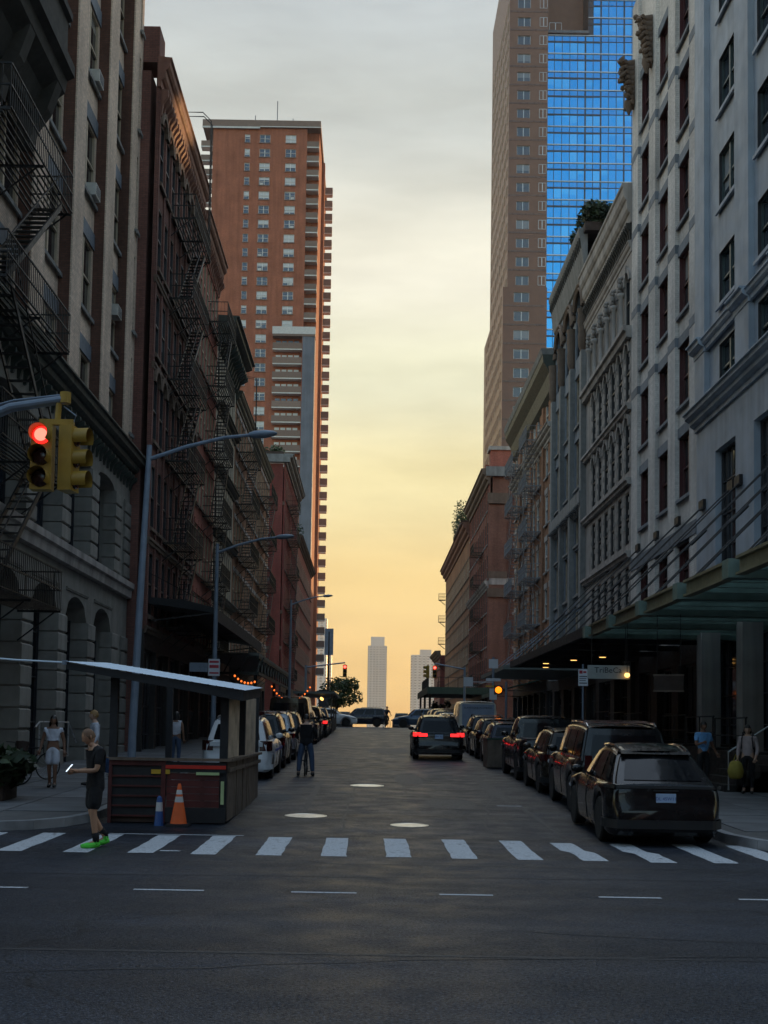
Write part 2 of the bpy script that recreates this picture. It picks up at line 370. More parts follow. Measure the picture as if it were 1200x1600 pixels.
def fire_escape(parent, x0, x1, z, dz, dep=1.05, mat='black_iron', stair=True, flip=False, rail=1.0, y=0):
    b = MB()
    n = 9
    for i in range(n + 1): b.box(x0, x1, y - dep * i / n - .03, y - dep * i / n + .015, z - .03, z)
    for q in (x0, (x0 + x1) / 2, x1): b.box(q - .03, q + .03, y - dep, y, z - .09, z - .032); b.bar((q, y - .02, z - .85), (q, y - dep * .85, z - .09), .035)
    o = b.build('fire_escape', mat, parent)
    r = MB()
    for zz in (z + rail, z + rail * .5): 
        r.bar((x0, y - dep, zz), (x1, y - dep, zz), .035)
        for q in (x0, x1): r.bar((q, y, zz), (q, y - dep, zz), .035)
    k = int((x1 - x0) / .16)
    for i in range(k + 1): q = x0 + (x1 - x0) * i / k; r.bar((q, y - dep, z), (q, y - dep, z + rail), .016)
    for q in (x0, x1):
        for i in range(1, 6): r.bar((q, y - dep * i / 6, z), (q, y - dep * i / 6, z + rail), .016)
    r.build('railing', mat, o)
    if stair:
        s = MB(); a, c = (x0 + .35, x1 - .75) if not flip else (x1 - .35, x0 + .75); ya, yb = y - dep * .88, y - dep * .35
        for yy in (ya, yb): s.bar((a, yy, z), (c, yy, z + dz), .04, .14)
        m = int(dz / .24)
        for i in range(1, m): t = i / m; s.bar((a + (c - a) * t, ya, z + dz * t), (a + (c - a) * t, yb, z + dz * t), .16, .025)
        s.bar((a, ya, z + .9), (c, ya, z + dz + .9), .03)
        s.build('stair', mat, o)
    return o

# lettering meshes (built while the scene is still empty)
TXT = {}
_fo = []
for _t in ('TriBeCa', 'KBW 4511', 'DL 45W11', 'PORSCHE', 'Cayenne', 'ELAVSTONE PLUMBING', 'NYPD'):
    cu = bpy.data.curves.new('text', 'FONT'); cu.body = _t; cu.size = 1; cu.extrude = .012; cu.align_x = 'CENTER'; cu.align_y = 'CENTER'; cu.resolution_u = 2
    o = bpy.data.objects.new('text', cu); COL.objects.link(o); _fo.append((_t, o))
_dg = bpy.context.evaluated_depsgraph_get(); _dg.update()
for _t, o in _fo: TXT[_t] = bpy.data.meshes.new_from_object(o.evaluated_get(_dg))
for _t, o in _fo: bpy.data.objects.remove(o)
# ================================================================ SETTING
def asphalt():
    m, n, l, b = _mat('asphalt')
    v = n.new('ShaderNodeNewGeometry').outputs['Position']
    f = _range(n, l, _noise(n, l, v, .35, 6), .3, .7, .72, 1.25)
    f = _mul(n, l, f, _range(n, l, _noise(n, l, v, 1.0, 4, (.05, .8, 1)), .35, .65, .66, 1.35))
    f = _mul(n, l, f, _range(n, l, _noise(n, l, v, 34, 3), .3, .7, .35, 1.75))
    f = _mul(n, l, f, _range(n, l, _noise(n, l, v, 9, 4), .3, .7, .85, 1.15))
    vo = n.new('ShaderNodeTexVoronoi'); vo.feature = 'DISTANCE_TO_EDGE'; vo.inputs['Scale'].default_value = .13
    nzv = n.new('ShaderNodeTexNoise'); nzv.inputs['Scale'].default_value = 1.3; nzv.inputs['Detail'].default_value = 5; l.new(v, nzv.inputs['Vector'])
    ad = n.new('ShaderNodeVectorMath'); ad.operation = 'ADD'; l.new(v, ad.inputs[0]); l.new(nzv.outputs['Color'], ad.inputs[1]); l.new(ad.outputs[0], vo.inputs['Vector'])
    f = _mul(n, l, f, _range(n, l, vo.outputs['Distance'], 0, .006, .45, 1.0))
    sp_ = _range(n, l, _noise(n, l, v, 46, 2), .56, .66, 1.0, 3.2)
    f = _mul(n, l, f, sp_)
    l.new(_scalecol(n, l, (.017, .0205, .028), f), b.inputs['Base Color'])
    l.new(_range(n, l, _noise(n, l, v, 1.6, 5), .3, .7, .38, .60), b.inputs['Roughness'])
    l.new(_range(n, l, _noise(n, l, v, 30, 3), .35, .65, .08, .42), b.inputs['Specular IOR Level'])
    h = _mul(n, l, _noise(n, l, v, 70, 2), _range(n, l, _noise(n, l, v, 6, 3), .3, .7, .6, 1))
    _bump(n, l, b, h, .8, .02)
    return m
M['asphalt'] = asphalt()
def worn_paint():
    m, n, l, b = _mat('worn_paint')
    v = n.new('ShaderNodeNewGeometry').outputs['Position']
    f = _range(n, l, _noise(n, l, v, 9, 6), .30, .38, 0, 1)
    f2 = _range(n, l, _noise(n, l, v, 45, 3), .36, .5, .35, 1)
    mx = n.new('ShaderNodeMix'); mx.data_type = 'RGBA'; mx.inputs['A'].default_value = (.12, .12, .13, 1); mx.inputs['B'].default_value = (.50, .53, .56, 1)
    l.new(_mul(n, l, f, f2), mx.inputs['Factor']); l.new(mx.outputs['Result'], b.inputs['Base Color']); b.inputs['Roughness'].default_value = .75
    return m
M['worn_paint'] = worn_paint()
M['ground'] = plain('ground', (.08, .08, .075), .9, bump=0)
M['paving'] = plain('paving', (.10, .105, .112), .85, var=.3, scale=1.2, bump=.4, rnd=.2)
M['paving_base'] = plain('paving_base', (.09, .09, .09), .9)
M['kerb'] = plain('kerb', (.20, .205, .215), .7, var=.25)
M['water'] = plain('water', (.03, .04, .05), .08, bump=.3, bscale=.4)

MB().quad((-6000, -3000, -1.2), (6000, -3000, -1.2), (6000, 420, -1.2), (-6000, 420, -1.2)).build('ground', 'ground', kind='structure', fix=False)
MB().quad((-6000, 420, -3), (6000, 420, -3), (6000, 7000, -3), (-6000, 7000, -3)).build('river_water', 'water', kind='structure', fix=False)
ys = [-60, 10, 16] + [16 + i for i in range(1, 7)] + list(range(24, 121, 4)) + list(range(125, 420, 15))
st = MB().grid([[(x, y, gz(y)) for x in (-14, -4, 0, 4, 16)] for y in ys if y >= 16]).build('street', 'asphalt', kind='structure', smooth=True)
MB().quad((-400, -60, .0), (400, -60, .0), (400, 16, .0), (-400, 16, .0)).quad((-400, 16, .0), (-14, 16, 0), (-14, 24, 0), (-400, 24, 0)).quad((16, 16, .0), (400, 16, 0), (400, 24, 0), (16, 24, 0)).build('avenue', 'asphalt', kind='structure', fix=False)
zc = gz(112)
MB().quad((-400, 103, zc), (-14, 103, zc), (-14, 122, zc), (-400, 122, zc)).quad((16, 103, zc), (400, 103, zc), (400, 122, zc), (16, 122, zc)).build('side_street', 'asphalt', kind='structure', fix=False)

def sidewalk(outline, wallx, y1):
    """outline: kerb polyline (x,y) from far to near then away along the avenue"""
    b = MB(); k = MB()
    top = .15
    inner = [(wallx, y) for x, y in outline]
    for (xa, ya), (xb, yb) in zip(outline, outline[1:]):
        b.quad((xa, ya, gz(ya) + top), (xb, yb, gz(yb) + top), (wallx, yb, gz(yb) + top), (wallx, ya, gz(ya) + top))
        d = Vector((xb - xa, yb - ya, 0)).normalized(); nrm = Vector((-d.y, d.x, 0)) * (1 if wallx < 0 else -1)
        if nrm.dot(Vector((wallx - xa, y1 * 0 + 40 - ya, 0))) < 0: nrm = -nrm
        A, B = Vector((xa, ya, gz(ya))), Vector((xb, yb, gz(yb)))
        i = nrm * .16; o = -nrm * .012; u = Vector((0, 0, top + .008)); dn = Vector((0, 0, -.15))
        k.quad(A + o + dn, B + o + dn, B + o + u, A + o + u); k.quad(A + o + u, B + o + u, B + i + u, A + i + u)
    return b, k
def strip(pts): return pts
lk = [(-5.0, 103), (-5.0, 80), (-5.0, 60), (-5.0, 40), (-5.0, 30), (-5.0, 25), (-5.0, 23), (-5.08, 22.2), (-5.3, 21.5), (-5.7, 20.95), (-6.3, 20.6), (-7.2, 20.45), (-9.5, 20.4)]
rk = [(6.35, 103), (6.3, 80), (6.25, 60), (6.2, 40), (6.1, 30), (6.05, 25), (6.02, 22), (6.05, 20.6), (6.3, 19.7), (6.8, 19.1), (7.6, 18.8), (9, 18.7), (12.3, 18.7)]
for nm, pts, wx in (('sidewalk_left', lk, -9.5), ('sidewalk_right', rk, 12.3)):
    b, k = sidewalk(pts, wx, 0)
    s = b.build(nm, 'paving_base', kind='structure')
    k.build('kerb', 'kerb', s)
    # concrete flags with open joints
    sx = -1 if wx < 0 else 1
    fm = MB().box(-.735, .735, -.735, .735, -.03, .014).mesh('flag', 'paving')
    xk = -5.2 if wx < 0 else 6.5
    nx = 3 if wx < 0 else 4
    for i in range(nx):
        for j in range(30 if wx < 0 else 34):
            x = xk + sx * (.75 + 1.5 * i); y = 21.9 + 1.5 * j if wx < 0 else 20.3 + 1.5 * j
            if wx < 0 and i == 0 and y < 23.2: continue
            if wx > 0 and i == 0 and y < 20.5: continue
            put('flag', fm, s, (x, y, gz(y) + .15 + random.uniform(-.003, .004)), rot=(math.atan(.023) if y > 21 else .01, 0, 0))
for nm, x0, x1 in (('avenue_sidewalk_left', -200, -9.5), ('avenue_sidewalk_right', 12.3, 200)):
    y0 = 20.4 if x0 < 0 else 18.7
    MB().box(x0, x1, y0, 26, -.2, .15).build(nm, 'paving_base', kind='structure')
for nm, x0, x1 in (('far_sidewalk_left', -14, -5.5), ('far_sidewalk_right', 6.6, 15.9)):
    b = MB()
    for ya, yb in ((121, 150), (150, 200), (200, 300)):
        b.box(x0, x1, ya, yb - .01, gz(yb) - 1, gz(ya) + .15)
    b.build(nm, 'paving_base', kind='structure')

# painted markings: crosswalk bars, a thin guide line, lane dashes
for x in [-6.15, -5.2, -4.22, -3.28, -2.36, -1.42, -.47, .48, 1.44, 2.39, 3.33, 4.3, 5.22, 6.1]:
    w = .185; b = MB(); n = 9
    y0, y1 = 17.8 + random.uniform(-.05, .05), 20.42 + random.uniform(-.06, .06)
    if x > 3: y0 -= .1; y1 -= .2
    jog = .12 if x in (3.33, 4.3) else 0
    L_, R_ = [], []
    for i in range(n + 1):
        y = y0 + (y1 - y0) * i / n; s = jog if i > n / 2 else 0; e = random.uniform(-.012, .012); e2 = random.uniform(-.012, .012)
        L_.append((x - w - s + e, y, gz(y) + .004)); R_.append((x + w - s + e2, y, gz(y) + .004))
    b.grid([[a, c] for a, c in zip(L_, R_)]).build('crosswalk_bar', 'worn_paint', st, fix=False)
MB().grid([[(x, y, gz(y) + .005) for y in (20.47, 20.54)] for x in (-4.3, -3.2, -2.05)]).build('guide_line', 'worn_paint', st, fix=False)
for xa, xb, dy in ((-5.6, -3.83, .05), (-2.63, -1.83, .03), (-.84, -.1, 0), (.84, 1.45, -.02), (2.65, 3.36, -.05), (4.24, 5.1, -.08)):
    MB().quad((xa, 13.9, .004), (xb, 13.9, .004), (xb, 13.99, .004), (xa, 13.99, .004)).build('lane_dash', 'worn_paint', st, fix=False)
for xa, xb, y in ((2.9, 3.45, 27.2), (-3.05, -2.75, 18.1)):
    MB().grid([[(x, yy, gz(yy) + .005) for yy in (y, y + .12)] for x in (xa, xb)]).build('stop_line', 'worn_paint', st, fix=False)
M['patch_dark'] = plain('patch_dark', (.02, .022, .026), .6, var=.35, scale=8, bump=.5, bscale=60, rnd=0); M['patch_light'] = plain('patch_light', (.06, .062, .062), .8, var=.35, scale=5, bump=.4, rnd=0)
for (cx, cy, rx, ry, mt, sd0) in ((1.9, 27.5, .7, 1.6, 'patch_dark', 1), (1.2, 36, .5, 3.0, 'patch_dark', 2), (-2.2, 28.6, .55, 1.5, 'patch_light', 3), (3.3, 33, .22, 5.5, 'patch_dark', 4), (-1.3, 30, .09, 6.5, 'patch_dark', 5), (3.4, 24.5, .08, 4.2, 'patch_dark', 6), (0.2, 16.9, 5.5, .06, 'patch_dark', 7), (-1.5, 10.2, 6.5, .05, 'patch_dark', 8), (1.0, 56, 1.2, 4, 'patch_dark', 9)):
    r_ = random.Random(sd0); n = 22
    ring = [(cx + rx * math.cos(t) * (abs(math.cos(t)) ** -.35 if abs(math.cos(t)) > .3 else 1.4) * .8 * r_.uniform(.9, 1.1), cy + ry * math.sin(t) * (abs(math.sin(t)) ** -.35 if abs(math.sin(t)) > .3 else 1.4) * .8 * r_.uniform(.93, 1.07)) for t in [2 * math.pi * i / n for i in range(n)]]
    b = MB(); b.v = [(cx, cy, gz(cy) + .0025)] + [(x, y, gz(y) + .0025) for x, y in ring]; b.f = [(0, 1 + i, 1 + (i + 1) % n) for i in range(n)]
    b.build('asphalt_patch', mt, st, fix=False)
for k_, (x0_, y0_, dx_, dy_, n_) in enumerate(((-3.5, 9.0, .55, .12, 14), (1.5, 11.5, .5, -.1, 12), (-.4, 21.5, .04, .9, 16), (2.2, 22, .06, .8, 14), (-2.0, 25, .1, .7, 10), (-5.5, 15.2, .6, .03, 18), (1.0, 30, -.05, 1.2, 14))):
    r_ = random.Random(40 + k_); b = MB(); rows_ = []; x_, y_ = x0_, y0_
    for i in range(n_):
        w_ = r_.uniform(.012, .03); rows_.append([(x_ - w_ * abs(dy_) / (abs(dx_) + abs(dy_)), y_ - w_ * abs(dx_) / (abs(dx_) + abs(dy_)), gz(y_) + .0035), (x_ + w_ * abs(dy_) / (abs(dx_) + abs(dy_)), y_ + w_ * abs(dx_) / (abs(dx_) + abs(dy_)), gz(y_) + .0035)])
        x_ += dx_ * r_.uniform(.7, 1.3) + r_.uniform(-.08, .08); y_ += dy_ * r_.uniform(.7, 1.3) + r_.uniform(-.06, .06)
    b.grid(rows_).build('tar_seam', 'patch_dark', st, fix=False)
M['manhole'] = plain('manhole', (.85, .80, .70), .42, metal=1.0, var=.2, scale=6, bump=.25, bscale=25)
for (x, y, r), lab in zip(((-1.2, 24.2, .42), (.8, 22.7, .36), (0, 33, .46)), ('worn iron manhole cover closest to the dining shed in the road', 'small polished iron manhole cover just past the crosswalk', 'iron manhole cover farther up the street, level with the police car')):
    b = MB().lathe([(r, -.02), (r, .006), (r * .93, .009), (r * .91, .004), (.02, .006)], 28)
    a = .023
    put('manhole_cover', b.mesh('manhole_cover', 'manhole'), None, (x, y, gz(y) + .004), rot=(math.atan(a), 0, 0), label=lab, cat='manhole cover', group='manhole covers in the street')

# ================================================================ LEFT ROW
def stone_blocks(root, x0, x1, z0, z1, n, y0=-.07, y1=.5, mat='base_stone'):
    h = (z1 - z0) / n
    me = MB().profile([(y0 + .04, 0), (y0, .04), (y0, h - .08), (y0 + .04, h - .04), (y1, h - .04), (y1, 0)], x0 - .04, x1 + .04).mesh('stone_block', mat)
    for i in range(n): put('stone_block', me, root, (0, random.uniform(-.008, .008), z0 + i * h + .02))
# A: tan brick loft on a rusticated stone base
A = root_L('brick_loft_building', 'tan brick loft building on an arched rusticated stone base, behind the red traffic signal', -9.5, 24)
LA = 23.4
opn = [(2.25, 5.1), (6.1, 8.95), (9.95, 12.8), (13.8, 16.65), (17.65, 20.5)]
gh = [(a, c, .55, 5.95) for a, c in opn]; sh = [(a, c, 7.45, 10.75) for a, c in opn]
slot = (21.75, 22.1, 8.0, 9.9)
wall(A, 'base_stone', LA, 0, 11.5, gh + sh, rev=.62, arch=[(i, .75) for i in range(5)] + [(5 + i, .28) for i in range(5)], name='stone_base')
pr = [(0, 2.25), (5.1, 6.1), (8.95, 9.95), (12.8, 13.8), (16.65, 17.65), (20.5, 23.4)]
for a, c in pr[1:-1]:
    stone_blocks(A, a, c, .5, 5.25, 8, y1=.55); stone_blocks(A, a, c, 7.5, 10.5, 6, y1=.55)
a, c = pr[-1]
for (u0, u1) in ((a, 21.55), (22.2, c)):
    stone_blocks(A, u0, u1, .5, 5.25, 8, y1=.4); stone_blocks(A, u0, u1, 7.5, 10.5, 6, y1=.4)
for a, c in opn:
    w = c - a; x = (a + c) / 2
    window(A, x, 7.45, w, 3.3, 'pair', 'frame_dark', 'pane_blue', rev=.62)
    window(A, x, .55, w, 5.4, 'grid24', 'frame_dark', 'pane', rev=.62, name='shop_window')
for a, c in opn:   # voussoir course over the arches
    belt(A, 'base_stone', a - .02, c + .02, 6.02, .14, .05, 'arch_band')
belt(A, 'limestone', -.1, LA + .05, 6.75, .62, .28)
cornice(A, 'green_iron', -.2, LA + .12, 11.45, .85, .62)
brackets(A, 'green_iron', 0, LA, 40, 11.0, .5, .3, .12)
TOPA = 34.5
prs = [(0, 1.3), (4.35, 5.65), (8.8, 10.1), (13.2, 14.5), (17.7, 19.0)]
rowsA = [(12.32, 2.12)] + [(15.92 + 4.05 * i, 2.5) for i in range(5)]
bays = [(1.3, 4.35), (5.65, 8.8), (10.1, 13.2), (14.5, 17.7), (19.0, 21.75)]
xsA = [(a + c) / 2 + .2 for a, c in bays]
wall(A, 'tan_brick', LA - 1.6, 12.3, TOPA, holes_for(xsA, rowsA, 2.5), rev=.12, loc=(0, .42, 0))
windows(A, xsA, rowsA, 2.5, style='sash2', fr='frame_tan', pane='pane', rev=.12, sill='grey_stone', lintel='blue_stone', y=.42, lint_h=.55)
for a, c in prs:
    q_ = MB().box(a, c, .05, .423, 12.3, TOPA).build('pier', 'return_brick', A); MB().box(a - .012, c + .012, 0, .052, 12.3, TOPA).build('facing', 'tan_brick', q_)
sl = [(22.75, 23.02, 13.2 + 4.05 * i, 16.2 + 4.05 * i) for i in range(5)]
wall(A, 'tan_brick', LA, 12.3, TOPA, sl, rev=.06, x0=21.74, name='facing')
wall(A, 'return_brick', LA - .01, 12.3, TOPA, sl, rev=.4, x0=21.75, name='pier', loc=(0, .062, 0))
windows(A, [22.885], [(z0, 3.0) for _, _, z0, _ in sl], .27, style='plain', fr='frame_dark', rev=.4, sill='grey_stone', name='slot_window')
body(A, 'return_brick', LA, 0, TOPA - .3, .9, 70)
# stone balcony and its consoles high on the facade
bb = MB().profile([(.1, 17.9), (-.3, 18.1), (-.55, 18.7), (-.95, 19.0), (-1.0, 19.35), (-1.2, 19.45), (-1.2, 19.75), (.1, 19.8)], 1.0, 8.15).build('stone_balcony', 'dark_stone', A)
MB().profile([(.1, 19.8), (-1.02, 19.8), (-1.02, 20.9), (-1.14, 20.95), (-1.14, 21.15), (.1, 21.2)], 1.15, 8.0).build('balustrade', 'dark_stone', bb)
for x in (2.0, 5.0, 7.6): MB().profile([(.1, 17.2), (-.25, 17.2), (-.35, 17.7), (-.7, 18.2), (-.95, 18.95), (.1, 18.95)], x - .22, x + .22).build('console', 'dark_stone', bb)
for i, z in enumerate((4.9, 8.3, 11.9, 15.75)):
    fire_escape(A, 2.6, 8.3, z, 3.7 if i < 3 else 2.0, 1.15, stair=i < 3, flip=i % 2 == 1, y=-.05 if z > 12.4 else -.1)
# two window air conditioners
for x, z in ((xsA[3] + .75, 18.43 + 4.05 * 1 - 2.46), (xsA[4] + .55, 15.96 + 1.25), (xsA[3] + .75, 24.05)):
    ac = MB().box(-.34, .34, -.35, .35, 0, .42).build('air_conditioner', 'frame_white', A, (x, .5, z))
    g = MB()
    for i in range(6): g.box(-.3, .3, -.362, -.345, .05 + i * .06, .075 + i * .06)
    g.build('grille', 'grey_iron', ac)
# stoop rail
b = MB()
for x in (9.0, 12.2): b.tube([(x, -.6, .9), (x, -.6, 1.9)], .025, 6)
b.tube([(8.6, -.6, 1.75), (9.0, -.6, 1.9), (12.2, -.6, 1.9), (13.2, -.6, 1.3)], .025, 6)
b.build('handrail', 'silver', A)

# B: plum-brown brick with arched corbel table
def row_building(root, mat, L, top, xs, rows, w, z0=5.6, base='shop_dark', pil=None, pilw=.3, **kw):
    h = holes_for(xs, rows, w)
    wall(root, mat, L, z0, top, h, rev=.11)
    windows(root, xs, rows, w, rev=.11, **kw)
    body(root, mat, L, 0, top - .4, .34, 18)
    # shop level: bays between iron columns
    n = max(2, round(L / 3.2)); hh = []
    for i in range(n):
        a = L * i / n + .22; c = L * (i + 1) / n - .22; hh.append((a, c, .35, z0 - .75))
    wall(root, base, L, 0, z0, hh, rev=.32, name='shopfront')
    for a, c, d, e in hh: window(root, (a + c) / 2, d, c - a, e - d, 'grid34', 'frame_dark', 'pane', rev=.32, name='shop_window')
    if pil:
        for a, c in zip([xs[0] - (xs[1] - xs[0])] + xs, xs + [xs[-1] + xs[-1] - xs[-2]]):
            x = (a + c) / 2
            if .2 < x < L - .2: MB().box(x - pilw / 2, x + pilw / 2, -.055, .01, z0, top - .9).build('pilaster', pil, root)
B = root_L('plum_brick_building', 'dark plum-brown brick building with arched corbels and black fire escapes', -8.8, 47.3)
LB = 12.2
xsB = [.95 + 1.47 * i for i in range(8)]
rowsB = [(6.2 + 3.5 * i, 2.55) for i in range(6)]
row_building(B, 'plum_brick', LB, 28.5, xsB, rowsB, .98, pil='plum_brick', fr='frame_dark', pane='pane_blue', sill='brown_stone')
for i, (z, h) in enumerate(rowsB):
    if i in (2, 5):
        for x in xsB:
            n = 8; b = MB()
            pts = [(math.cos(math.pi * k / n), math.sin(math.pi * k / n)) for k in range(n + 1)]
            for (c0, s0), (c1, s1) in zip(pts, pts[1:]):
                for (ra, rb, yy) in ((.52, .74, -.16),):
                    P = [(ra * c0, ra * s0), (rb * c0, rb * s0), (rb * c1, rb * s1), (ra * c1, ra * s1)]
                    b.quad(*[(px, yy, pz) for px, pz in P]); b.quad((P[0][0], yy, P[0][1]), (P[3][0], yy, P[3][1]), (P[3][0], .02, P[3][1]), (P[0][0], .02, P[0][1])); b.quad((P[1][0], yy, P[1][1]), (P[1][0], .02, P[1][1]), (P[2][0], .02, P[2][1]), (P[2][0], yy, P[2][1]))
            b.build('arch', 'brown_stone', B, (x, 0, z + h - .25))
    else:
        belt(B, 'brown_stone', 0, LB, z - .75, .3, .14)
brackets(B, 'rust_cornice', 0, LB, 26, 26.3, 1.1, .34, .2)
cornice(B, 'rust_cornice', -.1, LB, 27.4, 1.2, .5)
MB().box(.1, 1.3, .05, 2, 28.5, 30.0).build('parapet_block', 'plum_brick', B)
fb = [(7.0 + 3.5 * i) for i in range(6)]
for i, z in enumerate(fb): fire_escape(B, 3.4, 8.4, z - .95, 3.5, 1.05, stair=i < 5, flip=False)
b = MB()
for x in (7.9, 8.3): b.tube([(x, -1.0, 23.5), (x, -1.0, 30.1), (x, -.6, 30.5), (x, .3, 30.5), (x, .3, 28.5)], .025, 6)
for i in range(20): b.bar((7.9, -1.0, 23.8 + i * .3), (8.3, -1.0, 23.8 + i * .3), .025)
b.build('roof_ladder', 'black_iron', B)
MB().tube([(11.6, .6, 0), (11.6, .6, 1)], .05).build('vent_pipe', 'grey_iron', B, (0, 0, 28.4))

# C: red brick
C_ = root_L('red_brick_building', 'red brick building with rust-brown cornice, between the plum and cream facades', -8.8, 59.55)
LC = 7.5
xsC = [.8 + 1.18 * i for i in range(6)]
rowsC = [(6.1 + 3.45 * i, 2.4) for i in range(6)]
row_building(C_, 'red_brick', LC, 27.6, xsC, rowsC, .72, fr='frame_tan', pane='pane', sill='brown_stone', lintel='red_brick', lint_h=.28)
brackets(C_, 'rust_cornice', 0, LC, 14, 25.8, .8, .34, .18)
cornice(C_, 'rust_cornice', 0, LC + .05, 26.6, 1.1, .5)
for i in range(6): fire_escape(C_, 3.2, 7.2, 5.9 + 3.45 * i, 3.45, 1.05, stair=i < 5)
belt(C_, 'brown_stone', 0, LC, 5.5, .4, .2)

# D: cream iron front with dark green cornices
D = root_L('cream_iron_building', 'cream cast-iron facade with a dark green cornice on every floor', -8.8, 67.1)
LD = 9.4
xsD = [.7 + 1.14 * i for i in range(8)]
rowsD = [(6.0 + 3.6 * i, 2.6) for i in range(5)]
row_building(D, 'cream_paint', LD, 24.0, xsD, rowsD, .72, z0=5.0, pil='cream_paint', pilw=.24, fr='frame_dark', pane='pane')
for i in range(1, 5): cornice(D, 'green_iron', 0, LD, 5.35 + 3.6 * i - .1, .42, .45, 'floor_cornice', 2)
brackets(D, 'green_iron', 0, LD, 12, 23.0, 1.0, .8, .22)
cornice(D, 'green_iron', -.05, LD + .05, 23.9, 1.0, 1.2)

# E: tan brick with fire escapes
E_ = root_L('tan_brick_tenement', 'narrow tan brick tenement with fire escapes just before the side street', -8.8, 76.6)
LE = 26.4
xsE = [1.2 + 1.75 * i for i in range(15)]
rowsE = [(6.2 + 3.4 * i, 2.2) for i in range(5)]
row_building(E_, 'orange_brick', LE, 23.2, xsE, rowsE, 1.0, fr='frame_tan', pane='pane', sill='limestone', lintel='limestone')
cornice(E_, 'green_iron', 0, LE, 22.5, .8, .45)
for i in range(5):
    fire_escape(E_, 1.0, 6.5, 6.0 + 3.4 * i, 3.4, 1.1, stair=i < 4); fire_escape(E_, 16, 22, 6.0 + 3.4 * i, 3.4, 1.1, stair=i < 4)
b = MB()
for x in (3.0, 3.4): b.tube([(x, -1.0, 20), (x, -1.0, 25.0), (x, .2, 25.2)], .025, 6)
for i in range(13): b.bar((3.0, -1.0, 20.2 + i * .3), (3.4, -1.0, 20.2 + i * .3), .025)
b.build('roof_ladder', 'black_iron', E_)

# F: dark red corner building across the side street
F_ = root_L('dark_red_corner_building', 'dark red brick corner building across the side street with roof greenery', -8.8, 121.5)
LF = 22
xsF = [1.8 + 1.75 * i for i in range(12)]
rowsF = [(7.0 + 3.6 * i, 2.3) for i in range(6)]
row_building(F_, 'dark_red_brick', LF, 28.8, xsF, rowsF, 1.0, z0=6.2, pil='dark_red_brick', fr='frame_tan', pane='pane_blue', sill='brown_stone')
cornice(F_, 'grey_stone', -.3, LF, 28.4, 1.0, .9)
MB().profile([(-18, 28.4), (-18, 29.4), (0, 29.4), (0, 28.4)], -.45, .02).build('cornice', 'grey_stone', F_, rz=0, loc=(0, 0, 0)) if False else MB().box(-.6, .0, -.5, 18, 28.5, 29.3).build('cornice', 'grey_stone', F_)
for y in (.2, 3.0, 16): MB().box(-.16, .01, y, y + 1.0, 2, 28.4).build('pilaster', 'dark_red_brick', F_)
for z in (9.6, 13.2, 24.2): MB().box(-.12, .01, 0, 17.9, z, z + .35).build('belt_course', 'brown_stone', F_)
for i in range(6): 
    for y in (2.1, 6.2, 9.4, 12.6): 
        window(F_, -.02, 7.0 + 3.6 * i, 1.1, 2.3, 'sash', 'frame_tan', 'pane_blue', rev=.06, sill='grey_stone', y=y, rz=R(-90), lintel='grey_stone')
for i in range(6): fire_escape(F_, 4, 9, 6.9 + 3.6 * i, 3.6, 1.1, stair=i < 5)
F2 = root_L('brown_brick_building', 'brown brick building beyond the dark red corner, its parapet overgrown with shrubs', -8.8, 143.6)
xsG = [1.8 + 2.2 * i for i in range(16)]
row_building(F2, 'red_brick', 36, 24.5, xsG, [(6.4 + 3.5 * i, 2.2) for i in range(5)], 1.1, fr='frame_tan', pane='pane', sill='brown_stone')
cornice(F2, 'brown_stone', 0, 36, 23.9, .8, .7)

# ================================================================ RIGHT ROW  (local x = Y1 - Y)
def rr(Y1): return lambda Y: Y1 - Y
# H: blue-grey painted building at the corner
H = root_R('blue_grey_corner_building', 'smooth blue-grey painted corner building with tall multi-pane windows and heavy ledges', 12.3, 45.6)
f = rr(45.6); LH = 21.6
cH = [f(41.9), f(37.55), f(33.2), f(28.9), f(24.9)]
rowsH = [(14.1, 1.75), (17.25, 1.95), (20.8, 2.1), (24.35, 2.1), (27.95, 2.1)]
big = [(c - 1.2, c + 1.2, 6.2, 12.0) for c in cH[:4]]; door = [(c - 1.35, c + 1.35, 1.2, 5.2) for c in cH[:4]]
wall(H, 'blue_paint', LH, 0, 13.3, big + door, rev=.32, name='lower_wall')
wall(H, 'blue_paint', LH, 13.3, 33, holes_for(cH[:4], rowsH, 2.15), rev=.2, loc=(0, .12, 0))
for c in cH[:4]:
    window(H, c, 6.2, 2.4, 5.8, 'grid45', 'frame_dark', 'pane', rev=.32, name='tall_window')
    window(H, c, 1.2, 2.7, 4.0, 'grid34', 'frame_dark', 'pane', rev=.32, name='shop_window')
windows(H, cH[:4], rowsH, 2.15, style='sash2', fr='frame_teal', pane='pane_blue', rev=.2, sill='blue_paint', y=.12, lining='frame_dark')
for a, c in ((.05, 1.35), (5.1, 6.6), (9.45, 10.95), (13.75, 15.2), (18, 19.5)):
    MB().box(a, c, -.08, .13, 16.6, 33).build('pilaster', 'blue_paint', H)
    MB().box(a, c, -.08, .13, 14.0, 16.0).build('pilaster', 'blue_paint', H)
    cornice(H, 'blue_paint', a - .06, c + .06, 16.02, .5, .42, 'capital', 2)
cornice(H, 'blue_paint', 1.3, LH, 16.05, .42, .25, 'ledge', 2)
cornice(H, 'blue_paint', -.02, LH, 13.25, .68, .55, 'ledge', 3)
body(H, 'blue_paint', LH, 0, 32.6, .62, 70)

